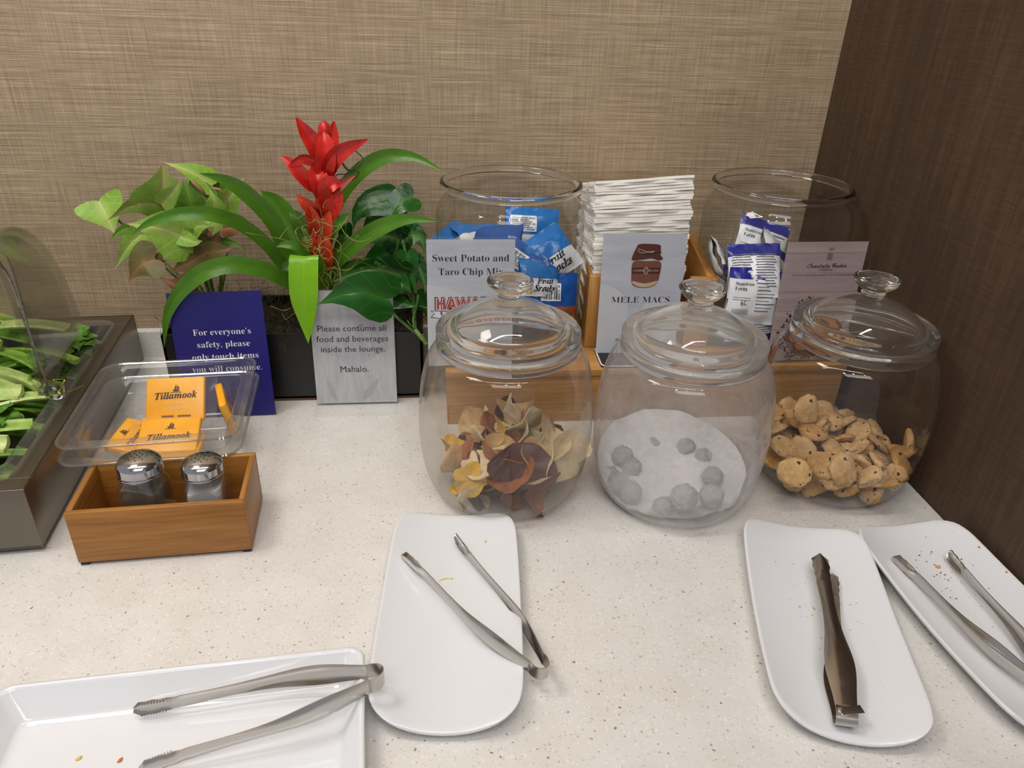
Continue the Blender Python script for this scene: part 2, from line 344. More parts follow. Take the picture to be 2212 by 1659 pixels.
# ---------------------------------------------------------------- tapered glass jars with lids
def jar_body_prof(Rb=.0901, zm=.0846, zs=.167, Rn=.067):
    p = [(0.0, .0045), (.030, .0035), (.045, .0008), (.0515, .0)]
    for i in range(1, 15):
        t = -PI/2+i/14*PI/2; p.append((Rb*(.60+.40*math.cos(t)**.66), zm+zm*math.sin(t)))
    for i in range(1, 11):
        t = i/10*PI/2; p.append((Rn+(Rb-Rn)*math.cos(t)**.85, zm+(zs-zm)*math.sin(t)))
    return p
def glass_jar(loc, label, bodymat, lidmat, sc=1.0):
    t = empty('glass_jar', loc, 0, label, 'jar'); t.scale = (sc, sc, sc)
    b = lathe('body', jar_body_prof(), bodymat, t, 112)
    lathe('thick_base', [(0, .0006), (.044, .0006), (.050, .0003), (.053, .0015), (.046, .0040), (.03, .0052), (0, .0056)], CLEAR, t, 64)
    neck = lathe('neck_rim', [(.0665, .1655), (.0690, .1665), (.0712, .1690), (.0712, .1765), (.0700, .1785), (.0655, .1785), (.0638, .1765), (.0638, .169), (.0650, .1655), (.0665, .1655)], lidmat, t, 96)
    # lid : one solid of glass, outer dome down to flange, then inner dome back up
    outer = [(0, .2180), (.008, .2180), (.0095, .2168), (.0125, .2146), (.019, .2128), (.029, .2098), (.039, .2052), (.047, .1998), (.0525, .1945), (.0560, .1915), (.0605, .1905), (.0655, .1900), (.0695, .1885), (.0712, .1860), (.0713, .1835), (.0700, .1805), (.0675, .1792), (.062, .1790)]
    inner = [(.0600, .1760), (.0575, .1760), (.0560, .1800), (.0530, .1862), (.0475, .1930), (.040, .1985), (.030, .2034), (.019, .2068), (.008, .2086), (0, .2090)]
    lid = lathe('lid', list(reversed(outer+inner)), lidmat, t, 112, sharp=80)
    kp = [(0, .2176), (.0075, .2176), (.0110, .2190), (.0118, .2205), (.0105, .2222), (.0120, .2240), (.0170, .2275), (.0212, .2318), (.0224, .2352), (.0219, .2366), (.0195, .2368), (.0150, .2358), (.0118, .2362), (.0085, .2378), (.004, .2388), (0, .2390)]
    lathe('knob', kp, GLASS, lid, 64, sharp=80)
    return t
J1, J2, J3 = (.0773, .6663, 0), (.2583, .6434, 0), (.4458, .6642, 0)
BODY1 = m_thin('greasy_jar_glass', (.97, .965, .95), haze=.085, hazecol=(.66, .58, .46), grad=(.02, .14, 1.2, .8), hscale=25, pw=3.2, f0=.05)
BODY2 = m_thin('powdered_jar_glass', (.98, .98, .98), haze=.34, hazecol=(.86, .84, .84), grad=(.05, .14, 1.2, .55), hscale=30, pw=3.2, f0=.05)
BODY3 = m_thin('clear_jar_glass', (.985, .985, .98), haze=.022, hazecol=(.7, .66, .6), pw=3.2, f0=.05)
LID1 = m_lid('slightly_whitened_lid_glass', .06); LID2 = m_lid('dusty_whitened_lid_glass', .13); LID3 = m_lid('clean_lid_glass', .035)
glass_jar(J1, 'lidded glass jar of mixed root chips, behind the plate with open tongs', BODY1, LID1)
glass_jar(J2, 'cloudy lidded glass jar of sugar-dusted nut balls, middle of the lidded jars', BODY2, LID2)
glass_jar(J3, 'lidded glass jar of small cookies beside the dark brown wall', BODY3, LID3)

# open jars on the riser
RZ = .074   # top of the riser
def open_jar(loc, label, sc=1.0):
    t = empty('open_glass_jar', loc, 0, label, 'jar'); t.scale = (sc, sc, sc)
    p = [(0, .006), (.05, .005), (.070, .002), (.078, .0), (.086, .004), (.0905, .012), (.0918, .022), (.0918, .150), (.0912, .160), (.0888, .168), (.0845, .1745), (.0812, .1785), (.0802, .183), (.0802, .190)]
    lathe('body', p, CLEAR, t, 96)
    lathe('rim', [(.0802, .1895), (.0835, .1898), (.0858, .1915), (.0865, .1945), (.0858, .1972), (.0835, .1988), (.0805, .1985), (.0785, .1965), (.0780, .1935), (.0786, .1908), (.0802, .1895)], GLASS, t, 96)
    lathe('thick_base', [(0, .0008), (.07, .0008), (.078, .002), (.075, .0065), (0, .0075)], CLEAR, t, 64)
    return t
JA, JB = (.1024, .9055, RZ), (.4438, .903, RZ)
open_jar(JA, 'open glass jar of blue snack pouches behind the chip mix sign')
open_jar(JB, 'open glass jar of white and navy cookie packets in the back corner')

# ---------------------------------------------------------------- bamboo riser + napkin box
BAM_X = m_bamboo('bamboo_along', 'X', ((158, 108, 52), (184, 134, 74), (204, 158, 98))); BAM_Z = m_bamboo('bamboo_upright', 'Z', ((158, 104, 46), (188, 132, 66), (208, 158, 92))); BAM_Y = m_bamboo('bamboo_deep', 'Y', ((160, 106, 46), (190, 134, 66), (212, 162, 96)))
t = empty('bamboo_riser', (0, 0, 0), 0, 'long low bamboo riser shelf along the wall under the open jars', 'shelf')
box('top_board', .018, .523, .789, .990, RZ-.010, RZ-.0002, BAM_X, t, .0012)
box('front_board', .020, .521, .791, .800, .0, RZ-.010, BAM_X, t, .0008)
box('end_board', .020, .029, .8, .989, 0, RZ-.010, BAM_Y, t); box('end_board', .512, .521, .8, .989, 0, RZ-.010, BAM_Y, t)
t = empty('napkin_box', (.276, .853, RZ), math.radians(-5), 'open-fronted bamboo box holding the tall pile of white napkins', 'box')
def side_panel(x0, x1):
    zf, zb = .096, .112; y0, y1 = 0, .128
    bm = bmesh.new(); vs = bmbox(bm, x0, x1, y0, y1, 0, zf, .0015)
    for v in bm.verts:
        if v.co.z > .05: v.co.z += (zb-zf)*(v.co.y-y0)/(y1-y0)
    return from_bm('side_panel', bm, BAM_Y, t, True)
side_panel(-.079, -.068); side_panel(.068, .079)
box('back_panel', -.068, .068, .118, .128, 0, .112, BAM_Z, t, .001)
box('bottom_panel', -.068, .068, .0, .118, 0, .006, BAM_X, t)
box('front_panel', -.0795, -.050, -.010, 0, 0, .0965, BAM_Z, t, .0015); box('front_panel', .046, .0795, -.010, 0, 0, .0965, BAM_Z, t, .0015)

# napkins
NAP = m_noise('napkin_paper', (246, 241, 228), (253, 250, 243), 400, .9, .3, .0006)
def napkin_mesh(seed, e=.0032):
    r = random.Random(seed); n = 10; vs = []; fs = []; hw = .058
    ph = [r.uniform(0, 6) for _ in range(4)]
    for k, zz in enumerate((0, 1)):
        for j in range(n+1):
            for i in range(n+1):
                x = -hw+2*hw*i/n; y = -hw+2*hw*j/n
                ed = .0012*math.sin(i*1.3+ph[0]) if j == 0 else 0
                wv = .0006*math.sin(x*60+ph[1])*(.5+.5*math.cos(y*30+ph[2]))
                vs.append((x+(.0012*math.sin(j*1.1+ph[3]) if i in (0, n) else 0), y+ed, zz*e*(.98)+wv))
    M = (n+1)**2
    for j in range(n):
        for i in range(n):
            a = j*(n+1)+i; fs.append((a, a+n+1, a+n+2, a+1)); fs.append((M+a, M+a+1, M+a+n+2, M+a+n+1))
    edge = [i for i in range(n+1)]+[(j+1)*(n+1)-1 for j in range(1, n+1)]+[n*(n+1)+i for i in range(n-1, -1, -1)]+[j*(n+1) for j in range(n-1, 0, -1)]
    for a, b in zip(edge, edge[1:]+edge[:1]): fs.append((a, b, M+b, M+a))
    me = bpy.data.meshes.new('napkin'); me.from_pydata(vs, [], fs); me.update(); me.materials.append(NAP); return me
NM = [napkin_mesh(s) for s in range(5)]
NN = 64
for i in range(NN):
    o = link('napkin', NM[R.randrange(5)]); f = i/NN; top = max(0, (f-.30)/.70)
    z = RZ+.0065+i*.0030
    o.location = (.2605+.0012*math.sin(i*.9)-.004*top+R.uniform(-.0006, .0006), .921+.0012*math.sin(i*.45)-.008*min(1, max(0, (f-.3)*6))+R.uniform(-.0008, .0008), z)
    o.rotation_euler = (math.radians(-15*top**1.3), math.radians(-5.0*top**1.2), math.radians(-1-2*top))
    tag(o, 'white folded paper napkin in the tall pile of the bamboo box', 'napkin', 'napkins piled in the bamboo box')
# ---------------------------------------------------------------- table signs
PAPER = mat('sign_paper', (196, 198, 206), .35); NAVY = mat('navy_card', (28, 24, 112), .32); GREYA = mat('grey_print', (176, 177, 188), .35); GREYB = mat('pale_print', (208, 209, 217), .35)
def m_paper(name, c0, c1, sc):
    m = mat(name, rough=.32); t = NT(m); n = t.noise(t.coord(sc), 1, 4, .6); t.base(t.ramp(n, [(.3, c0), (.7, c1)])); return m
MARB = m_paper('marbled_grey_paper', (178, 179, 186), (205, 206, 211), (120, 18, 120)); MARB2 = m_paper('marbled_blue_grey_paper', (186, 189, 202), (203, 205, 216), (12, 70, 12)); WASH = m_paper('pinkish_wood_print', (168, 148, 150), (190, 170, 170), (10, 110, 10))
def sign(loc, yaw, tilt, label, w, h, card, foot=None, roll=0.0, footmat=None, thick=.0022, front=True):
    t = empty('table_sign', loc, 0, label, 'sign'); t.rotation_mode = 'QUATERNION'
    Rm = Matrix.Rotation(yaw, 4, 'Z') @ Matrix.Rotation(PI/2-tilt, 4, 'X') @ Matrix.Rotation(roll, 4, 'Z'); t.rotation_quaternion = Rm.to_quaternion()
    box('card', -w/2, w/2, 0, h, -.0004, 0, card, t)
    if front:
        fr = box('acrylic_sheet', -w/2-.0006, w/2+.0006, -.001, h+.0012, .0012, .0024, ACR, t); box('acrylic_sheet', -w/2-.0006, w/2+.0006, -.001, h+.0012, -.0022, -.0010, ACR, t)
        box('top_fold', -w/2-.0006, w/2+.0006, h+.0012, h+.0026, -.0022, .0024, ACR, t, .0006)
    if foot:
        f = box('foot', -w/2-.0006, w/2+.0006, -foot, 0, -.0011, .0011, footmat or ACR, t, .0006)
        f.rotation_euler = (-(PI/2-tilt), 0, 0); f.location = (0, 0, 0); f.rotation_euler = (-(PI/2-tilt), 0, 0)
        f.location = (0, 0, .0005)
    return t
# navy
s = sign((-.2445, .8225, .001), math.radians(1), math.radians(9), 'navy blue sign about touching only items you will consume', .1065, .156, NAVY, None, math.radians(1.2), front=False)
box('back_stand', -.050, .050, 0, .0015, -.045, 0, ACR, s, .0004)
for i, l in enumerate(("For everyone\u2019s", "safety, please", "only touch items", "you will consume.")): text(s, l, .0118, .003, .1045-i*.0152, WHITE, 'serif', -.008, width=(.066, .0605, .0765, .081)[i])
# grey 'Please consume'
s = sign((-.0933, .8456, .0025), 0, math.radians(4.5), 'grey sign reading please consume all food and beverages inside the lounge', .1005, .1495, MARB, .031, front=True)
for i, l in enumerate(("Please consume all", "food and beverages", "inside the lounge.", None, "Mahalo.")):
    if l: text(s, l, .0105, -.001, (.0975, .0838, .0702, 0, .0432)[i], INK, '', .0, z=.0003, width=(.0825, .087, .078, 0, .0345)[i])
def petal(a, b, wd, m, par, z=.0002):
    a, b = Vector((*a, 0)), Vector((*b, 0)); d = b-a; n = Vector((-d.y, d.x, 0)).normalized()*wd
    pts = [a+d*t+n*math.sin(PI*t**.7)*.5 for t in (0, .15, .3, .5, .7, .85, 1)]+[a+d*t-n*math.sin(PI*t**.7)*.5+n*.25*t for t in (.85, .7, .5, .3, .15)]
    return poly('printed_petal', [(p.x, p.y) for p in pts], m, par, z)
petal((-.026, .002), (-.037, .040), .007, GREYA, s); petal((.006, .003), (.033, .037), .010, GREYA, s)
poly('printed_shape', [(-.050, .076), (-.020, .062), (-.002, .047), (.012, .056), (.034, .068), (.050, .074), (.050, .118), (-.050, .118)], m_paper('marbled_mid_grey_paper', (170, 171, 180), (194, 195, 202), (120, 18, 120)), s, .0001)
# chip mix
RED = mat('red_print', (190, 52, 44), .5)
s = sign((.0483, .8000, RZ+.0030), 0, math.radians(2.6), 'pale sign for the sweet potato and taro chip mix', .0990, .1535, MARB2, .0065)
text(s, "Sweet Potato and", .012, 0, .1285, INK, 'serif', -.010, width=.0862); text(s, "Taro Chip Mix", .012, 0, .1128, INK, 'serif', -.010, width=.073)
poly('printed_shape', [(-.050, .0), (-.050, .101)]+[(-.05+.06*i/10, .101-.022*(i/10)**1.6) for i in range(1, 11)]+[(.02, .05), (.014, .0)], GREYB, s, .0001)
text(s, "HAWAIIAN", .017, .004, .0715, INK, 'sansb', .045, z=.0003, width=.091, sy=1.15); text(s, "HAWAIIAN", .017, .004, .0715, WHITE, 'sansb', .028, z=.0005, width=.0885, sy=1.12); text(s, "HAWAIIAN", .017, .004, .0718, RED, 'sansb', .0, z=.0007, width=.0865, sy=1.1)
rb = [(-.047, .0725), (-.038, .0695), (-.0385, .0605), (-.030, .060), (-.029, .0665), (.044, .0665), (.044, .0705), (-.036, .071)]
poly('printed_ribbon', [(-.0465, .0700), (-.0420, .0665), (-.0465, .0615), (-.036, .0605), (-.030, .0570), (-.027, .0600), (-.034, .066), (-.034, .0695)], INK, s, .0004); poly('printed_ribbon', [(-.0450, .0693), (-.0412, .0663), (-.0450, .0622), (-.036, .0611), (-.0300, .0578), (-.0282, .0598), (-.035, .0655), (-.035, .069)], WHITE, s, .0005)
poly('printed_ribbon', [(-.0335, .0602), (.044, .0602), (.044, .0695), (-.0335, .0695)], INK, s, .0006); poly('printed_ribbon', [(-.0328, .0609), (.0433, .0609), (.0433, .0688), (-.0328, .0688)], WHITE, s, .0007)
text(s, "CHIP COMPANY", .0065, .005, .0626, INK, 'sansb', .0, z=.0009, width=.069)
# nut sign with jar picture, black foot
s = sign((.2575, .827, RZ+.0025), math.radians(-1), math.radians(6), 'blue-grey sign with jar picture standing on a black foot', .1015, .150, MARB2)
WF = mat('white_edging', (225, 225, 225), .3)
def foot_plate(par):
    pts = []
    for cx_, cy_, a0 in ((-.043, -.030, 180), (.043, -.030, 270)): pts += [(cx_+.0075*math.cos(math.radians(a0+15*i)), cy_+.0075*math.sin(math.radians(a0+15*i))) for i in range(7)]
    pts += [(.0505, .012), (-.0505, .012)]
    r0 = [(x, y, 0) for x, y in pts]; r1 = [(x, y, .0022) for x, y in pts]
    e = empty('x'); bpy.data.objects.remove(e)
    f = loft('black_foot', [r0, r1], BLACK, par, True, True, smooth=False)
    f2 = loft('white_edge', [[(x*1.0, y*1.0, .0020) for x, y in pts], [(x*1.0, y, .0026) for x, y in pts], [(x*.965, y*.95, .0026) for x, y in pts], [(x*.965, y*.95, .0020) for x, y in pts]], WF, par, smooth=False)
    for q in (f, f2): q.rotation_euler = (-(PI/2-math.radians(6)), 0, 0); q.location = (0, -.0023, 0)
foot_plate(s)
poly('printed_shape', [(-.0507, .0), (-.0507, .088)]+[(-.0507+.036*math.sin(i/8*PI/2), .056+.032*math.cos(i/8*PI/2)) for i in range(1, 9)]+[(-.012, .03), (.0, .0)], GREYB, s, .0001)
poly('printed_shape', [(.008, .068), (.030, .070), (.0507, .058), (.0507, .0), (.02, .0), (.001, .05)], GREYB, s, .00015)
poly('printed_shape', curve2([(-.030, .0), (-.030, .010), (-.024, .022), (-.012, .028), (.002, .03), (.01, .01), (.0, .0)], 24), mat('pale_print_b', (200, 201, 211), .35), s, .0002)
JB1, JB2, JB3, JB4 = mat('maroon_print', (92, 42, 40), .5), mat('brown_print', (126, 74, 58), .5), mat('dark_maroon_print', (70, 32, 32), .5), mat('cream_print', (198, 178, 150), .5)
jx = .004
poly('printed_jar', curve2([(jx-.0165, .116), (jx-.0175, .100), (jx-.016, .089), (jx-.008, .0845), (jx+.006, .0845), (jx+.015, .090), (jx+.0175, .101), (jx+.017, .116), (jx, .117)], 40), JB2, s, .0003)
poly('printed_jar_base', curve2([(jx-.0155, .0925), (jx-.014, .0885), (jx-.006, .0852), (jx+.005, .0852), (jx+.013, .0888), (jx+.015, .0928), (jx, .0895)], 30), JB4, s, .0004)
poly('printed_jar_band', [(jx-.017, .109), (jx+.0175, .109), (jx+.0178, .1015), (jx-.0174, .1015)], JB3, s, .0004)
poly('printed_lid', curve2([(jx-.014, .134), (jx-.0185, .122), (jx-.017, .118), (jx-.006, .119), (jx+.006, .1205), (jx+.014, .118), (jx+.0195, .120), (jx+.016, .125), (jx+.0155, .134), (jx+.013, .137), (jx, .138), (jx-.011, .1375)], 50), JB1, s, .0005)
poly('printed_lid_band', curve2([(jx-.0145, .1285), (jx, .1265), (jx+.0155, .1285), (jx+.0155, .1270), (jx, .1248), (jx-.0145, .127)], 30), JB3, s, .0006)
tube('printed_string', [(jx-.012, .132, .0007), (jx-.004, .1295, .0007), (jx+.004, .1275, .0007), (jx+.008, .129, .0007), (jx+.002, .1285, .0007), (jx-.008, .127, .0007), (jx-.0125, .1305, .0007)], .00035, JB4, s, 30, 5)
text(s, "CANDIED PECANS", .003, jx, .1043, JB4, 'serif', 0, z=.0006, width=.031); poly('printed_emblem', [(jx+.0030*math.cos(i/14*2*PI), .1053+.0046*math.sin(i/14*2*PI)) for i in range(14)], JB4, s, .0007); poly('printed_emblem', [(jx+.0022*math.cos(i/14*2*PI), .1053+.0037*math.sin(i/14*2*PI)) for i in range(14)], JB2, s, .0008)
text(s, "MELE MACS", .0115, .0005, .0655, INK, 'serif', -.012, z=.0004, width=.073, sy=.88)
text(s, "Vis", .0055, -.0235, .0155, INK, 'bi', 0, z=.0006, width=.006)
# cookie sign
s = sign((.4668, .7975, RZ+.0025), math.radians(1), math.radians(2.5), 'pinkish wood-print cookie sign beside the dark wall', .1000, .1515, WASH, .0065)
GP = mat('grey_brown_print', (92, 76, 78), .5); CK = mat('printed_cookie', (190, 112, 56), .5); CHO = mat('printed_chocolate', (52, 26, 24), .5); BWL = mat('printed_bowl', (120, 58, 40), .5)
text(s, "Honolulu Cookie", .0085, .0035, .1205, INK, 'script', .004, width=.0500, sy=1.25); text(s, "COMPANY", .0035, .0035, .1165, GP, 'serif', 0, width=.0175, name='lettering')
text(s, "For more information, please visit honolulucookie.com", .003, .003, .1105, GP, '', 0, width=.081)
for k in range(5): poly('printed_leaf', [(0.005, .140), (.005+.0035*math.sin((k-2)*.5)-.0006, .1435), (.005+.0050*math.sin((k-2)*.62), .1455+.001*math.cos(k-2))], GP, s, .0003)
for k in range(4):
    for q in range(4): poly('printed_scale', [(.005+(q-1.5)*.0017, .1305+k*.0022+.0011), (.005+(q-1.5)*.0017+.0007, .1305+k*.0022), (.005+(q-1.5)*.0017, .1305+k*.0022-.0011), (.005+(q-1.5)*.0017-.0007, .1305+k*.0022)], GP, s, .0003)
poly('printed_bowl', [(.004+.036*math.cos(a), .040+.036*math.sin(a)) for a in [i/28*2*PI for i in range(28)]], BWL, s, .0002); poly('printed_bowl', [(.004+.033*math.cos(a), .040+.033*math.sin(a)) for a in [i/28*2*PI for i in range(28)]], mat('printed_dark_bowl', (84, 40, 30), .5), s, .00025)
for k in range(9):
    a = k/9*2*PI; cx_, cy_ = .004+.021*math.cos(a), .040+.021*math.sin(a); poly('printed_cookie', curve2([(cx_+(.009+.0012*math.sin(i*2.1+k))*math.cos(i/8*2*PI), cy_+(.009+.0012*math.cos(i*1.7+k))*math.sin(i/8*2*PI)) for i in range(8)], 16), CK, s, .0003+k*.00002)
rr = random.Random(3); vs = []; fs = []
for k in range(190):
    a = rr.uniform(0, 2*PI); d = rr.gauss(.0405, .0030); cx_, cy_ = .004+d*math.cos(a), .040+d*math.sin(a); q = rr.uniform(.0010, .0022)
    if abs(cx_) < .049 and cy_ > .002: b0 = len(vs); vs += [(cx_+q*(.7+.3*math.sin(i*3+k))*math.cos(i/6*2*PI+k), cy_+q*.7*math.sin(i/6*2*PI+k), .0006+k*1e-6) for i in range(6)]; fs.append(tuple(range(b0, b0+6)))
o = mesh('printed_chocolate_chips', vs, fs, CHO, s, False); o['kind'] = 'stuff'
poly('printed_cookie', curve2([(-.0507, .016), (-.044, .022), (-.040, .016), (-.042, .004), (-.0507, .002)], 20), CK, s, .0004)
for k in range(6): box('printed_plank_line', -.0507, .0507, .018+k*.024, .0184+k*.024, 0, .00015, mat('plank_line', (146, 126, 128), .6), s)

# ---------------------------------------------------------------- planter, moss, plants
t = empty('planter_box', (0, 0, 0), 0, 'long black rectangular planter behind the two left signs', 'planter')
PB = mat('black_planter', (16, 16, 17), .35); x0, x1, y0, y1, h = -.3225, -.0085, .860, .988, .0945
bm = bmesh.new()
for a in ((x0, x1, y0, y0+.004), (x0, x1, y1-.004, y1), (x0, x0+.004, y0, y1), (x1-.004, x1, y0, y1)): bmbox(bm, *a, .003, h, .0006)
bmbox(bm, x0, x1, y0, y1, .003, .006); from_bm('walls', bm, PB, t)
box('soil', x0+.004, x1-.004, y0+.004, y1-.004, .006, .080, m_noise('dark_soil', (22, 18, 14), (44, 36, 26), 300, .9, .8, .004), t)
box('wood_strip', x0, x1, y0-.0005, y1, 0, .003, mat('brown_strip', (92, 66, 42), .5), t)
# moss : tangled threads
rr = random.Random(5); vs = []; fs = []
def strand(p, d, L, wdt, curl, n=9):
    d = Vector(d).normalized(); p = Vector(p); ax = Vector((rr.gauss(0, 1), rr.gauss(0, 1), rr.gauss(0, 1))).normalized(); b0 = len(vs)
    for i in range(n):
        s_ = d.cross(ax); s_ = s_.normalized() if s_.length > .01 else Vector((1, 0, 0)); vs.extend([p+s_*wdt, p-s_*wdt*.5+ax*wdt*.8, p-s_*wdt*.5-ax*wdt*.8]); p = p+d*(L/n); d = (Matrix.Rotation(curl, 3, ax) @ d).normalized()
        if i:
            for q in range(3): a = b0+3*(i-1)+q; b = b0+3*(i-1)+(q+1) % 3; fs.append((a, b, b+3, a+3))
for i in range(1500):
    x = rr.uniform(x0+.008, x1-.008); y = rr.uniform(y0+.006, y1-.006); hh = .080+.016*max(0, math.sin((x-x0)*22))+.006
    strand((x, y, rr.uniform(.080, hh+.004)), (rr.gauss(0, 1), rr.gauss(0, 1), rr.gauss(.15, .35)), rr.uniform(.015, .045), .00035, rr.uniform(-.7, .7))
o = mesh('moss', vs, fs, m_noise('olive_moss', (38, 34, 18), (84, 78, 44), 200, .9, .1), None, False); tag(o, 'tangled dark olive moss covering the soil of the black planter', 'moss', kind='stuff')

SYN = m_leaf('light_arrowhead_leaf', (84, 128, 26), (148, 190, 70), (190, 200, 120), .05, .8, 30, blot=(120, 160, 50), sideveins=.35)
SYP = m_leaf('pink_veined_arrowhead_leaf', (82, 122, 34), (142, 176, 76), (168, 158, 98), .05, .7, 22, sideveins=.3)
SYD = m_leaf('mid_green_leaf', (60, 104, 20), (104, 150, 42), (132, 170, 70), .05, .6, 26, sideveins=.3)
SYB = m_leaf('brown_green_leaf', (76, 72, 30), (108, 102, 46), (140, 102, 66), .06, .6, 22, sideveins=.35)
SYR = m_leaf('pinkish_brown_leaf', (142, 90, 62), (178, 124, 88), (200, 150, 110), .05, .4, 22, sideveins=.3)
STRAP = m_leaf('bromeliad_strap_leaf', (58, 104, 20), (94, 144, 38), (108, 152, 50), .02, .5, 60, rough=.32, sideveins=0)
STRAPL = m_leaf('bromeliad_lime_leaf', (100, 160, 14), (140, 190, 30), (150, 190, 40), .02, .4, 60, rough=.25, sideveins=0)
STRAPD = m_leaf('bromeliad_dark_leaf', (48, 84, 22), (84, 122, 40), (90, 128, 50), .02, .5, 60, rough=.25, sideveins=0)
POT = m_leaf('dark_glossy_heart_leaf', (14, 66, 14), (34, 96, 26), (60, 120, 44), .03, .5, 24, rough=.22, blot=None, sideveins=.25)
POV = m_leaf('variegated_heart_leaf', (12, 52, 16), (28, 82, 28), (110, 150, 80), .03, .5, 24, rough=.25, blot=(96, 132, 66), sideveins=.3)
BRED = m_noise('red_bract', (186, 22, 18), (222, 48, 34), 60, .35, .15, .001); BORG = m_noise('orange_red_bract', (168, 40, 18), (206, 62, 24), 60, .4, .15, .001); BBRN = m_noise('brown_red_bract', (110, 58, 44), (170, 70, 52), 60, .5, .15, .001)
STEM = m_noise('green_stem', (74, 104, 34), (124, 150, 70), 80, .45, .1); SHOOT = m_noise('tan_shoot', (112, 76, 48), (158, 124, 84), 80, .5, .1); STEMD = m_noise('dark_green_stem', (46, 84, 30), (80, 120, 50), 80, .45, .1)

# arrowhead plant (left)
t = empty('arrowhead_plant', (-.26, .92, .082), 0, 'light green arrowhead plant at the left end of the planter', 'plant')
def rel(par, pts): return [Vector(p)-par.location for p in pts]
def LF(par, pts, wpx, m, shape='arrow', **k):
    P_ = rel(par, pts); d = sum(((Vector(p)-Vector((0, 0, .49))).length for p in pts))/len(pts)
    wpx *= .80 if shape == 'strap' else (.76 if shape == 'bract' else 1.12)
    o = leaf('leaf', P_, wpx/1620*d, m, par, shape, **k); return o
A = lambda *a, **k: LF(t, *a, **k)
A(((-0.3859, 0.9300, 0.2374), (-0.3765, 0.9200, 0.2213), (-0.3701, 0.9150, 0.2014)), 80, SYN, 'heart', lobe=.25, cup=.2, tilt=.2, wave=.02)
A(((-0.3051, 0.9000, 0.2437), (-0.3013, 0.9050, 0.2638), (-0.2992, 0.9100, 0.2889)), 104, SYP, lobe=.25, cup=.3, tilt=.2)
A(((-0.3020, 0.8950, 0.2445), (-0.3281, 0.8800, 0.2480), (-0.3610, 0.8750, 0.2302)), 50, SYP, 'heart', lobe=.2, cup=.25, droop=.2, tilt=-.5)
A(((-0.3019, 0.8900, 0.2453), (-0.2870, 0.8880, 0.2603), (-0.2749, 0.8900, 0.2750)), 36, SYP, 'heart', lobe=.1, cup=.2)
A(((-0.2748, 0.8600, 0.2171), (-0.2975, 0.8500, 0.2304), (-0.3279, 0.8450, 0.2366)), 96, SYN, lobe=.45, cup=.15, droop=.15, tilt=-.15, wave=.03)
A(((-0.2789, 0.8680, 0.2173), (-0.2571, 0.8650, 0.2280), (-0.2428, 0.8680, 0.2265)), 44, SYN, 'heart', lobe=.2, cup=.2)
A(((-0.2773, 0.8580, 0.2172), (-0.2612, 0.8520, 0.2137), (-0.2532, 0.8560, 0.2135)), 30, SYN, 'heart', lobe=.2, cup=.2)
A(((-0.2669, 0.8850, 0.2361), (-0.2672, 0.8800, 0.2572), (-0.2703, 0.8800, 0.2805)), 64, SYD, lobe=.2, cup=.3)
A(((-0.2405, 0.8750, 0.2390), (-0.2380, 0.8700, 0.2547), (-0.2408, 0.8720, 0.2688)), 46, SYN, 'heart', lobe=.3, cup=.3)
A(((-0.2517, 0.9200, 0.2615), (-0.2719, 0.9150, 0.2776), (-0.2987, 0.9100, 0.2889)), 52, SYN, 'heart', lobe=.2, cup=.2, tilt=.5)
A(((-0.2601, 0.9100, 0.2466), (-0.2667, 0.9150, 0.2616), (-0.2729, 0.9200, 0.2791)), 52, SYD, 'heart', lobe=.2, cup=.2)
A(((-0.2466, 0.9350, 0.2298), (-0.2327, 0.9350, 0.2468), (-0.2171, 0.9400, 0.2657)), 50, SYN, 'heart', lobe=.3, cup=.2)
A(((-0.2537, 0.9450, 0.2373), (-0.2479, 0.9450, 0.2542), (-0.2440, 0.9450, 0.2698)), 34, SYD, 'heart', lobe=.2)
A(((-0.2549, 0.8800, 0.2332), (-0.2411, 0.8720, 0.2275), (-0.2463, 0.8700, 0.2134)), 58, SYN, 'heart', lobe=.3, cup=.2, droop=.2)
A(((-0.3238, 0.8850, 0.1806), (-0.3374, 0.8800, 0.1750), (-0.3534, 0.8800, 0.1549)), 72, SYB, lobe=.45, cup=.2, tilt=.3)
A(((-0.3209, 0.8900, 0.1788), (-0.3125, 0.8880, 0.1760), (-0.3081, 0.8900, 0.1799)), 30, SYB, 'heart', lobe=.2)
A(((-0.2554, 0.8700, 0.1951), (-0.2721, 0.8580, 0.1876), (-0.2970, 0.8550, 0.1754)), 74, SYB, lobe=.4, cup=.15, tilt=-.2)
A(((-0.2554, 0.8700, 0.1951), (-0.2370, 0.8650, 0.1995), (-0.2228, 0.8680, 0.2018)), 40, SYB, 'heart', lobe=.2, cup=.2)
A(((-0.2546, 0.8750, 0.1945), (-0.2467, 0.8800, 0.2057), (-0.2398, 0.8850, 0.2175)), 40, SYR, 'heart', lobe=.2, cup=.2)
A(((-0.2784, 0.8850, 0.1536), (-0.2981, 0.8750, 0.1535), (-0.3155, 0.8720, 0.1658)), 40, SYR, 'heart', lobe=.1, droop=.3, cup=.1, tilt=-.3)
A(((-0.3384, 0.9050, 0.2046), (-0.3537, 0.9000, 0.1909), (-0.3750, 0.9000, 0.1616)), 40, SYN, 'heart', lobe=.2, cup=.3)
A(((-0.3521, 0.9100, 0.2120), (-0.3643, 0.9100, 0.2058), (-0.3777, 0.9100, 0.1945)), 17, SYD, 'heart', lobe=.1)
A(((-0.3487, 0.9120, 0.2114), (-0.3570, 0.9120, 0.2012), (-0.3644, 0.9120, 0.1910)), 16, SYR, 'heart', lobe=.1)
A(((-0.2395, 0.9000, 0.2140), (-0.2177, 0.8900, 0.2182), (-0.1987, 0.8850, 0.2108)), 32, SYR, 'heart', lobe=.2, droop=.2)
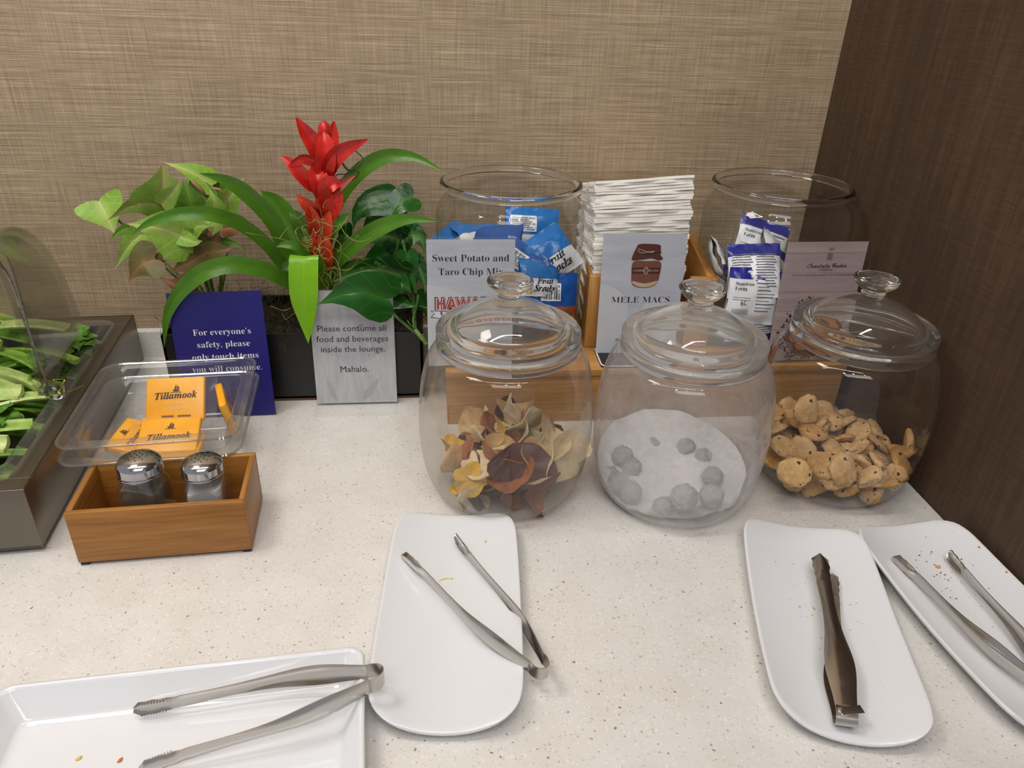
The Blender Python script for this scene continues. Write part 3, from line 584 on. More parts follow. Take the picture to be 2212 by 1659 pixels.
A(((-0.2429, 0.8850, 0.2041), (-0.2233, 0.8800, 0.2012), (-0.2100, 0.8800, 0.1864)), 13, SYD, 'heart', lobe=.0)
A(((-0.2504, 0.9200, 0.2216), (-0.2286, 0.9200, 0.2227), (-0.2118, 0.9250, 0.2133)), 22, SYD, 'heart', lobe=.0, droop=.2)
A(((-0.2704, 0.9000, 0.1993), (-0.2888, 0.9000, 0.1850), (-0.2993, 0.9000, 0.1705)), 60, SYB, 'heart', lobe=.2)
A(((-0.2570, 0.9000, 0.2106), (-0.2660, 0.9000, 0.1936), (-0.2731, 0.9000, 0.1762)), 46, SYR, 'heart', lobe=.2)
for a, b, c, r_ in (((-0.2672, 0.9100, 0.1242), (-0.2665, 0.9050, 0.1567), (-0.2555, 0.8700, 0.1945), .0022), ((-0.2742, 0.9150, 0.1223), (-0.2763, 0.9100, 0.1579), (-0.2754, 0.8620, 0.2165), .0022), ((-0.2605, 0.9100, 0.1242), (-0.2497, 0.9050, 0.1744), (-0.2411, 0.8770, 0.2384), .002), ((-0.2797, 0.9200, 0.1203), (-0.2967, 0.9200, 0.1693), (-0.3052, 0.9000, 0.2431), .0018), ((-0.2753, 0.9300, 0.1162), (-0.2825, 0.9400, 0.1864), (-0.3186, 0.9400, 0.2299), .0016), ((-0.2820, 0.9200, 0.1235), (-0.3128, 0.9100, 0.1551), (-0.3402, 0.9070, 0.2039), .0016), ((-0.2863, 0.9250, 0.1184), (-0.3230, 0.9300, 0.1599), (-0.3862, 0.9320, 0.2346), .0014), ((-0.2625, 0.9250, 0.1181), (-0.2481, 0.9300, 0.1777), (-0.2468, 0.9360, 0.2295), .0016)):
    tube('stem', rel(t, (a, b, c)), r_, STEM, t, 12, 6)
tube('curled_shoot', rel(t, ((-0.2582, 0.8720, 0.2753), (-0.2541, 0.8700, 0.2728), (-0.2491, 0.8700, 0.2666), (-0.2484, 0.8720, 0.2620))), .0024, SHOOT, t, 10, 6)
tube('curled_shoot', rel(t, ((-0.2372, 0.8680, 0.2698), (-0.2287, 0.8650, 0.2691), (-0.2228, 0.8650, 0.2613), (-0.2236, 0.8680, 0.2464))), .0018, SHOOT, t, 12, 6, taper=lambda v: 1-.7*v)

# bromeliad (centre)
t = empty('bromeliad', (-.098, .915, .082), 0, 'red-flowered bromeliad with long strap leaves in the planter', 'plant')
A = lambda pts, w_, m, shape='strap', **k: LF(t, pts, w_, m, shape, nv=28, **{**dict(cup=.25), **k})
A(((-0.1310, 0.9250, 0.1283), (-0.1297, 0.9300, 0.1773), (-0.1160, 0.9350, 0.2262), (-0.0889, 0.9400, 0.2650), (-0.0541, 0.9400, 0.2892), (-0.0160, 0.9300, 0.2938), (0.0232, 0.9100, 0.2801)), 40, STRAP, cup=.3)
A(((-0.1296, 0.9150, 0.1322), (-0.1161, 0.9000, 0.1666), (-0.0903, 0.8850, 0.1970), (-0.0596, 0.8700, 0.2221), (-0.0250, 0.8600, 0.2373), (0.0148, 0.8500, 0.2381)), 42, STRAP, cup=.25)
A(((-0.1392, 0.9250, 0.1283), (-0.1700, 0.9250, 0.1548), (-0.1833, 0.9200, 0.2102), (-0.2069, 0.9100, 0.2496), (-0.2296, 0.9000, 0.2708), (-0.2547, 0.8900, 0.2814)), 40, STRAP, cup=.3)
A(((-0.1401, 0.9150, 0.1310), (-0.1694, 0.9050, 0.1548), (-0.1896, 0.8900, 0.1967), (-0.2109, 0.8700, 0.2270), (-0.2358, 0.8500, 0.2451), (-0.2670, 0.8400, 0.2489), (-0.2983, 0.8350, 0.2411), (-0.3202, 0.8320, 0.2276)), 34, STRAP, cup=.25)
A(((-0.1383, 0.9050, 0.1250), (-0.1669, 0.8850, 0.1503), (-0.1896, 0.8650, 0.1744), (-0.2191, 0.8500, 0.1868), (-0.2478, 0.8400, 0.1845), (-0.2759, 0.8350, 0.1660), (-0.2991, 0.8320, 0.1333), (-0.3108, 0.8320, 0.0909)), 42, STRAP, cup=.2)
A(((-0.1340, 0.9050, 0.1343), (-0.1356, 0.8850, 0.1662), (-0.1421, 0.8620, 0.1929), (-0.1438, 0.8510, 0.1816), (-0.1451, 0.8420, 0.1505), (-0.1450, 0.8400, 0.1218), (-0.1455, 0.8380, 0.0911)), 72, STRAPL, cup=.12, side=(1, 0, 0))
A(((-0.1395, 0.9300, 0.1308), (-0.1574, 0.9350, 0.1635), (-0.1736, 0.9450, 0.2026), (-0.1882, 0.9500, 0.2305), (-0.2024, 0.9500, 0.2465)), 66, STRAP, cup=.3)
A(((-0.1400, 0.9350, 0.1321), (-0.1472, 0.9400, 0.1740), (-0.1583, 0.9450, 0.2085), (-0.1721, 0.9500, 0.2236)), 44, STRAPD, cup=.3)
A(((-0.1409, 0.8800, 0.1850), (-0.1533, 0.8720, 0.2003), (-0.1642, 0.8700, 0.2044), (-0.1757, 0.8680, 0.2023)), 20, STRAP, cup=.3)
A(((-0.1254, 0.9000, 0.1756), (-0.1164, 0.8920, 0.2074), (-0.1020, 0.8880, 0.2267), (-0.0876, 0.8860, 0.2384)), 26, STRAP, cup=.3)
A(((-0.1290, 0.9300, 0.1308), (-0.1141, 0.9350, 0.1633), (-0.1058, 0.9400, 0.1861), (-0.1000, 0.9450, 0.1936)), 36, STRAPD, cup=.3)
A(((-0.1272, 0.9100, 0.1404), (-0.1047, 0.8950, 0.1623), (-0.0755, 0.8880, 0.1737), (-0.0587, 0.8850, 0.1717)), 34, STRAPD, cup=.3)
A(((-0.1428, 0.9000, 0.1443), (-0.1540, 0.8900, 0.1645), (-0.1662, 0.8850, 0.1723), (-0.1800, 0.8830, 0.1672)), 30, STRAPD, cup=.3)
for a in range(7):
    an = a/7*2*PI; leaf('leaf', [Vector((.006*math.cos(an), .006*math.sin(an), -.004)), Vector((.015*math.cos(an), .015*math.sin(an), .022)), Vector((.017*math.cos(an), .017*math.sin(an), .05))], .026, STRAPD, t, 'strap', cup=.2)
fl = tube('flower_stalk', rel(t, ((-0.1307, 0.9150, 0.1459), (-0.1322, 0.9150, 0.1942), (-0.1254, 0.9150, 0.2403), (-0.1177, 0.9150, 0.2788))), .0105, BORG, t, 14, 12, taper=lambda v: 1-.35*v)
B = lambda pts, w_, m=BRED, **k: LF(t, pts, w_*1.15, m, 'bract', **{**dict(cup=.45), **k}).__setattr__('name', 'flower_bract')
B(((-0.1197, 0.9050, 0.2801), (-0.1237, 0.8980, 0.3088), (-0.1325, 0.8950, 0.3255), (-0.1417, 0.8930, 0.3426)), 40)
B(((-0.1158, 0.9120, 0.2785), (-0.1136, 0.9180, 0.2996), (-0.1089, 0.9250, 0.3141), (-0.1047, 0.9300, 0.3330)), 42)
B(((-0.1162, 0.9020, 0.2738), (-0.1059, 0.8920, 0.2973), (-0.0889, 0.8880, 0.3112), (-0.0643, 0.8850, 0.3217)), 40, tilt=.3)
B(((-0.1208, 0.9050, 0.2677), (-0.1214, 0.8950, 0.2897), (-0.1351, 0.8880, 0.2994), (-0.1452, 0.8850, 0.2969), (-0.1538, 0.8840, 0.2914)), 26, tilt=-.5)
B(((-0.1231, 0.9050, 0.2595), (-0.1323, 0.8920, 0.2692), (-0.1420, 0.8880, 0.2822), (-0.1521, 0.8880, 0.2941), (-0.1619, 0.8900, 0.3008)), 34)
B(((-0.1213, 0.9050, 0.2430), (-0.1125, 0.8920, 0.2548), (-0.1004, 0.8880, 0.2683), (-0.0817, 0.8880, 0.2801)), 32, BBRN)
B(((-0.1188, 0.9000, 0.2662), (-0.1139, 0.8920, 0.2946), (-0.1128, 0.8930, 0.3150), (-0.1146, 0.9000, 0.3263)), 46)
B(((-0.1279, 0.9030, 0.2267), (-0.1336, 0.8920, 0.2383), (-0.1411, 0.8880, 0.2486), (-0.1498, 0.8890, 0.2575)), 30, BORG)
B(((-0.1204, 0.8980, 0.2449), (-0.1142, 0.8880, 0.2666), (-0.1053, 0.8860, 0.2714), (-0.0972, 0.8880, 0.2693)), 40)
B(((-0.1224, 0.8950, 0.2539), (-0.1222, 0.8880, 0.2718), (-0.1239, 0.8930, 0.2828), (-0.1165, 0.8950, 0.2856)), 44)
B(((-0.1225, 0.9000, 0.2220), (-0.1114, 0.8900, 0.2389), (-0.1034, 0.8850, 0.2539), (-0.0990, 0.8880, 0.2667)), 36)
B(((-0.1336, 0.9020, 0.1984), (-0.1328, 0.8930, 0.2196), (-0.1353, 0.8900, 0.2350), (-0.1384, 0.8900, 0.2470)), 34, BORG)
B(((-0.1288, 0.9000, 0.1874), (-0.1224, 0.8900, 0.2109), (-0.1177, 0.8880, 0.2256), (-0.1135, 0.8890, 0.2392)), 36, BORG)
B(((-0.1331, 0.9000, 0.1637), (-0.1323, 0.8920, 0.1872), (-0.1329, 0.8900, 0.2023), (-0.1332, 0.8920, 0.2131)), 36, BORG); B(((-0.1281, 0.9000, 0.1576), (-0.1229, 0.8900, 0.1791), (-0.1212, 0.8880, 0.1972), (-0.1216, 0.8900, 0.2080)), 34, BORG)
lathe('flower_bud', [(0, 0), (.006, .004), (.0085, .012), (.007, .020), (.003, .0255), (0, .027)], BRED, t, 16, tuple(rel(t, ((-0.1137, 0.9080, 0.3110),))[0]))
def curls(name, label, starts, m, seed):
    global vs, fs, rr
    rr = random.Random(seed); vs = []; fs = []
    for p, L, cu in starts:
        d = Vector((rr.gauss(0, 1), rr.gauss(0, .4), rr.gauss(0, 1))); strand(p, d, L, .00042, cu, 34)
    return tag(mesh(name, vs, fs, m, None, True), label, 'dried moss', kind='stuff')
st = []
rr = random.Random(21)
for i in range(34):
    px = rr.uniform(-.140, -.112); zz = rr.uniform(.10, .235); st.append(((px, rr.uniform(.872, .884), zz), rr.uniform(.04, .11), rr.choice((-1, 1))*rr.uniform(.15, .42)))
curls('curly_tendrils', 'pale curly dried tendrils wound about the bromeliad flower stalk', st, m_noise('straw_tendril', (150, 140, 76), (190, 176, 108), 100, .6, .1), 4)
t2 = empty('dry_twig', (-0.1102, 0.9000, 0.2674), 0, 'thin dark dried twig curling right of the red flower', 'twig'); BT = mat('dark_twig', (52, 38, 30), .7)
for pts in (((-0.1100, 0.9000, 0.2690), (-0.1046, 0.8980, 0.2818), (-0.0976, 0.9000, 0.2930), (-0.0897, 0.9000, 0.2847), (-0.0817, 0.9050, 0.2836), (-0.0718, 0.9100, 0.2932)), ((-0.1100, 0.9000, 0.2690), (-0.1029, 0.9000, 0.2782), (-0.0922, 0.9000, 0.2793), (-0.0782, 0.9000, 0.2826), (-0.0819, 0.9000, 0.2751), (-0.0991, 0.8950, 0.2665)), ((-0.0953, 0.9020, 0.2979), (-0.0966, 0.9000, 0.2920), (-0.0878, 0.9000, 0.2825), (-0.0778, 0.9100, 0.2910)), ((-0.0818, 0.9100, 0.3042), (-0.0767, 0.9100, 0.3001), (-0.0728, 0.9100, 0.2954))):
    tube('twig', rel(t2, pts), .0006, BT, t2, 26, 5)

# pothos (right)
t = empty('pothos_plant', (-.045, .915, .082), 0, 'dark green heart-leaved pothos at the right end of the planter', 'plant')
A = lambda pts, w_, m, **k: LF(t, pts, w_, m, 'heart', **{**dict(lobe=.35, cup=.2), **k})
A(((-0.0508, 0.8420, 0.1466), (-0.0783, 0.8340, 0.1577), (-0.1050, 0.8320, 0.1542), (-0.1319, 0.8320, 0.1429)), 96, POT, tilt=-.2, droop=.15)
A(((-0.0352, 0.8750, 0.1645), (-0.0603, 0.8650, 0.1748), (-0.0873, 0.8600, 0.1722), (-0.1156, 0.8580, 0.1609)), 62, POV, tilt=-.3)
A(((-0.0455, 0.9450, 0.2382), (-0.0695, 0.9400, 0.2337), (-0.0870, 0.9350, 0.2204), (-0.0924, 0.9350, 0.1997)), 62, POT, droop=.2, tilt=.3)
A(((-0.0190, 0.9450, 0.2395), (-0.0318, 0.9400, 0.2350), (-0.0441, 0.9350, 0.2235), (-0.0556, 0.9350, 0.2116)), 62, POT, tilt=.4)
A(((-0.0309, 0.9300, 0.1892), (-0.0189, 0.9200, 0.1996), (-0.0064, 0.9150, 0.1940), (-0.0034, 0.9120, 0.1733)), 66, POV, tilt=-.2)
A(((-0.0247, 0.8900, 0.1834), (-0.0229, 0.8850, 0.1685), (-0.0188, 0.8800, 0.1522), (-0.0130, 0.8800, 0.1350)), 42, POT)
A(((-0.0153, 0.8900, 0.1768), (-0.0094, 0.8850, 0.1654), (-0.0051, 0.8800, 0.1521), (-0.0044, 0.8800, 0.1356)), 34, POV)
A(((-0.0435, 0.8850, 0.1590), (-0.0355, 0.8750, 0.1555), (-0.0267, 0.8720, 0.1494), (-0.0202, 0.8720, 0.1408)), 54, POT)
A(((-0.0436, 0.8800, 0.1279), (-0.0321, 0.8750, 0.1274), (-0.0235, 0.8720, 0.1248), (-0.0150, 0.8700, 0.1243)), 30, POT)
A(((-0.0352, 0.9200, 0.1937), (-0.0499, 0.9100, 0.2016), (-0.0666, 0.9050, 0.2003), (-0.0824, 0.9050, 0.1886)), 62, POV, tilt=-.3)
A(((-0.0361, 0.9300, 0.1770), (-0.0550, 0.9300, 0.1710), (-0.0728, 0.9300, 0.1649), (-0.0880, 0.9300, 0.1556)), 70, POT)
A(((-0.0424, 0.9550, 0.2118), (-0.0601, 0.9550, 0.2087), (-0.0752, 0.9550, 0.1996), (-0.0877, 0.9550, 0.1874)), 64, POV, tilt=.3)
A(((-0.0268, 0.9400, 0.1453), (-0.0391, 0.9400, 0.1358), (-0.0517, 0.9400, 0.1230), (-0.0584, 0.9400, 0.1100)), 60, POT)
A(((-0.1033, 0.9500, 0.2011), (-0.1050, 0.9500, 0.1859), (-0.1088, 0.9500, 0.1736), (-0.1109, 0.9500, 0.1612)), 26, POT)
A(((-0.0156, 0.9300, 0.1136), (-0.0086, 0.9300, 0.1036), (-0.0039, 0.9300, 0.0936), (-0.0030, 0.9300, 0.0802)), 40, POT)
for pts, r_ in ((((-0.0509, 0.8430, 0.1450), (-0.0436, 0.8450, 0.1273), (-0.0299, 0.8480, 0.1105), (-0.0173, 0.8500, 0.0976)), .0018), (((-0.0173, 0.8500, 0.0976), (-0.0194, 0.8680, 0.1077), (-0.0150, 0.8750, 0.1235), (-0.0124, 0.8800, 0.1357)), .0018), (((-0.0173, 0.8520, 0.1004), (-0.0100, 0.8450, 0.0941), (-0.0034, 0.8430, 0.0861)), .0030), (((-0.0173, 0.8530, 0.1006), (-0.0184, 0.8800, 0.1088), (-0.0213, 0.9000, 0.1508), (-0.0275, 0.9150, 0.1790), (-0.0307, 0.9300, 0.1953), (-0.0252, 0.9420, 0.2274), (-0.0202, 0.9450, 0.2384)), .0022), (((-0.0298, 0.9300, 0.1892), (-0.0359, 0.9400, 0.2161), (-0.0456, 0.9450, 0.2371)), .0016), (((-0.0213, 0.9000, 0.1508), (-0.0277, 0.8850, 0.1577), (-0.0352, 0.8760, 0.1635)), .0014), (((-0.0183, 0.8700, 0.1068), (-0.0239, 0.9000, 0.1258), (-0.0437, 0.9100, 0.1472), (-0.0364, 0.9200, 0.1925)), .0018)):
    tube('stem', rel(t, pts), r_, STEM if r_ > .0025 else STEMD, t, 18, 7)
for a in (((-0.0122, 0.8800, 0.1213), (-0.0007, 0.8800, 0.1181), (0.0053, 0.8850, 0.1253)), ((-0.0184, 0.8520, 0.0992), (-0.0128, 0.8460, 0.0956), (-0.0065, 0.8460, 0.0974)), ((-0.0178, 0.8520, 0.1023), (-0.0237, 0.8500, 0.1095), (-0.0264, 0.8520, 0.1136))): tube('aerial_root', rel(t, a), .0006, STEM, t, 10, 5)
# ---------------------------------------------------------------- steel serving station with clear pan, celery, roll-top cover
F = Matrix(((-.997, -.079, 0, -.3632), (-.079, .997, 0, .5842), (0, 0, 1, 0), (0, 0, 0, 1)))   # local x runs left along the front, y runs to the wall
yawF = math.atan2(-.079, -.997)
t = empty('steel_serving_station', (-.3632, .5842, 0), 0, 'brushed steel food station at the left holding the celery pan', 'food station')
def fl(o):   # a part modelled in the frame (x left, y back)
    for v in o.data.vertices: v.co = (F @ v.co)-Vector((-.3632, .5842, 0)) if o.parent else F @ v.co
    o.data.flip_normals(); o.data.update(); return o
W_, D_, H_, z0 = .56, .393, .0722, .006
fl(box('front_panel', 0, W_, 0, .0016, z0, H_, STEEL, t, .0007)); fl(box('side_panel', 0, .0016, .001, D_, z0, H_, STEELY, t, .0005)); fl(box('side_panel', W_-.0016, W_, .001, D_, z0, H_, STEELY, t)); fl(box('back_panel', 0, W_, D_-.0016, D_, z0, H_, STEEL, t))
bm = bmesh.new(); bmbox(bm, 0, W_, 0, .019, H_-.0016, H_, .0004); bmbox(bm, 0, W_, D_-.030, D_, H_-.0016, H_, .0004); bmbox(bm, 0, .020, .019, D_-.030, H_-.0016, H_, .0002); bmbox(bm, .335, W_, .019, D_-.030, H_-.0016, H_, .0002)
o = from_bm('top_frame', bm, STEELY, t); fl(o)
fl(box('floor_panel', 0, W_, 0, D_, z0, z0+.002, STEEL, t))
for a, b in ((.01, .01), (.01, D_-.02), (W_-.02, .01), (W_-.02, D_-.02)): fl(box('foot', a, a+.012, b, b+.012, 0, z0, BLACK, t))
PANX, PANY = .175, .190
p = empty('celery_pan', (-.3632, .5842, 0), 0, 'clear plastic pan of celery set into the steel station', 'food pan')
def panring(ins, z, r=.022): return [Vector((x+PANX, y+PANY, z)) for x, y in rrect(.1620-ins, .1790-ins, max(.004, r-ins*.4), 8)]
o = loft('walls', [panring(0, H_+.001), panring(-.0005, H_+.004), panring(.004, H_+.0065), panring(.009, H_+.0055), panring(.013, H_+.0062), panring(.017, H_+.003), panring(.022, .045), panring(.026, .020), panring(.032, .0165)], PC, p, False, True); fl(o)
LEAFY = m_noise('celery_leaf', (52, 108, 22), (108, 160, 48), 120, .5, .5, .002)
CEL = [m_noise('celery_stick_'+n, a, b, 70, .38, .25, .0012) for n, a, b in (('light', (116, 160, 48), (166, 196, 88)), ('green', (84, 134, 34), (132, 174, 62)), ('pale', (150, 184, 84), (200, 212, 136)))]
def stick(L, r, m, sd):
    rq = random.Random(sd); n = 9; rings = []
    for i in range(n):
        f = i/(n-1); x = (f-.5)*L; tw = 1-.25*abs(f-.5)*rq.uniform(.6, 1.2); bend = .06*L*math.sin(PI*f)
        sec = [(r*1.15*tw*math.cos(math.radians(a)), r*.85*tw*math.sin(math.radians(a))*(1+.10*math.cos(a*.25))) for a in range(190, 351, 20)]+[(r*.85*tw*math.cos(math.radians(a)), r*.35*tw*math.sin(math.radians(a))+.001) for a in range(350, 189, -20)]
        rings.append([(x, u, v+bend) for u, v in sec])
    o = loft('tmp', rings, m, None, True, True, sharp=60); me = o.data; bpy.data.objects.remove(o); return me
CM = [stick(R.uniform(.055, .095), R.uniform(.0070, .0102), CEL[k % 3], k) for k in range(9)]
n = 0
for lay in range(5):
    for k in range(30 if lay < 4 else 24):
        x = R.uniform(.055, .30); y = R.uniform(.055, .325)
        hh = .034+lay*.016+.008*R.random()+ (.014 if y > .25 else 0)
        if lay == 4 and y < .16: continue
        p0 = F @ Vector((x, y, hh)); o = link('celery_stick', CM[R.randrange(9)]); o.location = p0; o.rotation_euler = (R.uniform(-.6, .6), R.uniform(-.12, .12), R.gauss(0, .32)+(PI if R.random() < .5 else 0))
        tag(o, 'cut green celery stick in the heap under the clear cover', 'celery', 'celery sticks heaped in the clear pan')
def frill(loc, s_, label, seed, m=LEAFY):
    rq = random.Random(seed); vs_ = []; fs_ = []
    for q in range(14):
        a = rq.uniform(0, 2*PI); el = rq.uniform(-.2, .9); d = Vector((math.cos(a)*math.cos(el), math.sin(a)*math.cos(el), math.sin(el))); sd = d.cross(Vector((0, 0, 1))).normalized(); b0 = len(vs_)
        for i in range(7):
            f = i/6; wd = .35*math.sin(PI*min(.97, f*.9+.1))*(1+.35*math.sin(i*2.7+q)); c_ = Vector(loc)+d*s_*f+Vector((0, 0, -.25*s_*f*f)); vs_ += [c_-sd*s_*wd, c_+Vector((0, 0, .12*s_*math.sin(i*2+q))), c_+sd*s_*wd]
            if i:
                for u in (0, 1): a_ = b0+3*(i-1)+u; fs_.append((a_, a_+1, a_+4, a_+3))
    o = mesh('celery_leaf', vs_, fs_, m); tag(o, label, 'celery leaf'); return o
frill(tuple(F @ Vector((.045, .30, .080))), .030, 'frilly celery leaf tuft at the back right of the pan', 1); frill(tuple(F @ Vector((.06, .235, .082))), .028, 'frilly celery leaf tuft beside the cover hinge', 2); frill(tuple(F @ Vector((.075, .13, .075))), .034, 'dark celery leaf tuft on the near side of the pan', 3); frill(tuple(F @ Vector((.13, .15, .088))), .034, 'broad celery leaf tuft lying over the sticks', 4, CEL[1]); frill(tuple(F @ Vector((.125, .055, .066))), .032, 'pale celery leaf in the near corner of the pan', 5, CEL[0])
# roll-top cover : two quarter shells with end panels
cv = empty('roll_top_cover', (-.3632, .5842, 0), 0, 'clear domed roll-top cover standing open over the celery', 'cover')
def shell(name, u0, ra, rh, a0, a1, m, front=False):
    N_ = 20; arc = [(.160+ra*math.cos(math.radians(a0+(a1-a0)*i/N_)), .082+rh*math.sin(math.radians(a0+(a1-a0)*i/N_))) for i in range(N_+1)]
    th = .0025
    o = loft(name, [[(u0, y, z) for y, z in arc]+[(u0, .160+(y-.160)*(1-th/ra), .082+(z-.082)*(1-th/rh)) for y, z in reversed(arc)], [(u0+.29, y, z) for y, z in arc]+[(u0+.29, .160+(y-.160)*(1-th/ra), .082+(z-.082)*(1-th/rh)) for y, z in reversed(arc)]], m, cv, False, False, sharp=40)
    fl(o)
    pts = [(.160, .082)]+arc
    e = loft('end_panel', [[(u0, y, z) for y, z in pts], [(u0+th, y, z) for y, z in pts]], m, cv, True, True, smooth=False); fl(e)
    return o
shell('rear_shell', .0265, .133, .178, 8, 92, SMOKE); shell('front_shell', .033, .127, .170, 4, 97, SMOKE)
EDGE = m_thin('polished_plastic_edge', (.55, .55, .53), haze=.1, hazecol=(.5, .5, .48), f0=.2)
ed = tube('polished_edge', [(.027, .160, .086), (.027, .154, .16), (.028, .150, .22), (.045, .146, .252), (.09, .144, .258), (.30, .144, .260)], .0014, EDGE, cv, 40, 6); fl(ed)
ed = tube('polished_edge', [(.034, .165, .086), (.034, .176, .22), (.05, .178, .232)], .0009, EDGE, cv, 20, 6); fl(ed)
kn = lathe('hinge_knob', [(0, -.010), (.007, -.010), (.009, -.007), (.009, .003), (.006, .006), (.0075, .010), (.004, .013), (0, .013)], GLASS, cv, 24)
for v in kn.data.vertices: v.co = Vector((v.co.z+.024, v.co.x+.160, v.co.y+.085))
fl(kn)
GOLD = mat('gold_wire', (196, 170, 70), .25, .9)
wq = [(.030, .172, .088), (.022, .165, .096), (.014, .172, .092), (.018, .158, .085), (.010, .163, .082), (.004, .172, .081), (.0, .180, .080)]
g_ = tube('gold_clip_wire', wq, .0007, GOLD, cv, 50, 6); fl(g_)

# ---------------------------------------------------------------- nested clear pans with cheese
def food_pan(loc, rz, label, dz, hx=.0855, hy=.0905, depth=.064):
    t = empty('clear_food_pan', loc, rz, label, 'food pan')
    rg = lambda ins, z: ring(hx-ins, hy-ins, .020-ins*.35, z)
    loft('body', [rg(0, dz-.0035), rg(-.0006, dz-.001), rg(.002, dz+.0005), rg(.006, dz), rg(.009, dz+.0007), rg(.0115, dz-.001), rg(.015, dz-.012), rg(.016, dz-.014), rg(.018, dz-.016), rg(.0215, dz-depth+.008), rg(.026, dz-depth+.001), rg(.034, dz-depth)], PC, t, False, True)
    loft('rim_bead', [rg(.0005, dz-.0034), rg(-.0012, dz-.0022), rg(.0004, dz-.0008), rg(.0020, dz-.0022), rg(.0005, dz-.0034)], EDGEC, t)
    return t
EDGEC = m_thin('clear_pan_rim', (.80, .80, .79), haze=.06, hazecol=(.75, .75, .73), f0=.15)
food_pan((-.2815, .7275, 0), math.radians(4), 'lower clear plastic pan of the nested pair', .0648)
food_pan((-.2842, .7360, 0), math.radians(4.5), 'upper clear plastic pan holding the wrapped cheese', .0790)
CHED = m_noise('yellow_cheddar', (246, 166, 16), (252, 184, 38), 40, .35, .05, .0005); FILM = m_thin('wrapper_film', (.98, .98, .98), haze=.03, hazecol=(.85, .85, .85), f0=.006, rough=.12, hscale=120, edge=.5); CPALE = mat('pale_orange_print', (250, 206, 120), .5); CBR = mat('brown_print_bar', (120, 70, 20), .5); TIL = mat('dark_brown_ink', (48, 24, 26), .5)
def cheese(loc, rot, label, w_=.060, h_=.046, th=.008, full=True):
    t = empty('cheese_pack', loc, 0, label, 'cheese'); t.rotation_euler = rot
    box('cheese', -w_/2, w_/2, -h_/2, h_/2, 0, th, CHED, t, .0018, 3)
    n = 16; vs_ = []; fs_ = []
    for s_ in (1, -1):
        for j in range(9):
            for i in range(n+1):
                x = (i/n-.5)*(w_+.026); y = (j/8-.5)*(h_+.003); ex = max(0, (abs(x)-w_/2)/.013); zz = th/2+s_*(th/2+.0009)*(1-min(1, ex)**.6)+ (.0012*math.sin(y*900+s_)*ex)
                vs_.append((x, y, zz+s_*.0002))
        b0 = 0 if s_ == 1 else 9*(n+1)
        for j in range(8):
            for i in range(n): a = b0+j*(n+1)+i; fs_.append((a, a+1, a+n+2, a+n+1) if s_ == 1 else (a+n+1, a+n+2, a+1, a))
    mesh('clear_wrapper', vs_, fs_, FILM, t)
    z = th+.0004
    text(t, "Tillamook", .0115, .001, .0005 if full else -.006, TIL, 'bi', .006, z=z, width=w_*.72, rot=.03)
    # small ship emblem
    poly('printed_ship', [(-.0030, .0105), (.0046, .0105), (.0036, .0085), (-.0018, .0085)], TIL, t, z); poly('printed_ship', [(-.0012, .0110), (.0008, .0165), (.0012, .0110)], TIL, t, z); poly('printed_ship', [(.0016, .0110), (.0020, .0158), (.0046, .0118)], TIL, t, z); poly('printed_ship', [(-.0050, .0078), (.0064, .0078), (.0064, .0072), (-.0050, .0072)], TIL, t, z)
    if full:
        text(t, "MEDIUM", .0042, .001, -.0065, CPALE, '', .0, z=z, width=w_*.34); text(t, "CHEDDAR", .0042, .001, -.0120, CPALE, '', .0, z=z, width=w_*.40)
        poly('printed_bar', [(-.014, -.0205), (-.001, -.0205), (-.001, -.0185), (-.014, -.0185)], CBR, t, z); poly('printed_bar', [(.003, -.0205), (.017, -.0205), (.017, -.0185), (.003, -.0185)], CBR, t, z)
    return t
cheese((-.2835, .766, .0575), (math.radians(50), 0, math.radians(2)), 'yellow cheddar pack leaning upright at the back of the pan', .062, .049)
cheese((-.2835, .7240, .0330), (math.radians(22), 0, math.radians(3)), 'yellow cheddar pack lying flat in front of the upright one', .062, .046, full=False)
cheese((-.2330, .757, .048), (math.radians(78), 0, math.radians(108)), 'yellow cheddar pack standing on its side at the right of the pan', .052, .042, .008)
cheese((-.2800, .712, .0235), (math.radians(3), 0, math.radians(1)), 'yellow cheddar pack at the bottom of the pan, beneath the others', .062, .046, full=False)
cheese((-.3260, .735, .0255), (math.radians(8), math.radians(-8), math.radians(78)), 'yellow cheddar pack blurred behind the left pan wall', .05, .04, full=False)

# ---------------------------------------------------------------- bamboo caddy with shakers
BC = m_bamboo('caddy_bamboo', 'X', ((130, 82, 28), (162, 108, 44), (186, 134, 66))); BCY = m_bamboo('caddy_bamboo_side', 'Y', ((130, 82, 34), (162, 108, 50), (184, 132, 70)))
K = (-.2480, .5659, 0); KR = math.radians(3.2)
t = empty('bamboo_caddy', K, KR, 'small open bamboo box holding the salt and pepper shakers', 'box')
w2, dp, zt = .0765, .0815, .0605
box('front_board', -w2, w2, 0, .0055, .0035, zt, BC, t, .0012); box('back_board', -w2, w2, dp-.0055, dp, .0035, zt, BC, t, .0012)
box('end_board', -w2, -w2+.0055, .005, dp-.005, .0035, zt-.0003, BCY, t, .001); box('end_board', w2-.0055, w2, .005, dp-.005, .0035, zt-.0003, BCY, t, .001)
box('bottom_board', -w2+.005, w2-.005, .005, dp-.005, .004, .008, BC, t)
for a in (-w2+.001, w2-.009):
    for b in (.001, dp-.009): box('rubber_foot', a, a+.008, b, b+.008, 0, .0036, BLACK, t, .001)
def paper_slip(x, y, rz, label):
    o = box('paper_slip', -.014, .014, -.009, .009, 0, .0006, mat('white_slip', (238, 234, 230), .7)); q = Matrix.Translation(K) @ Matrix.Rotation(KR, 4, 'Z') @ Vector((x, y, .0083)); o.location = q; o.rotation_euler = (0, 0, rz); tag(o, label, 'paper')
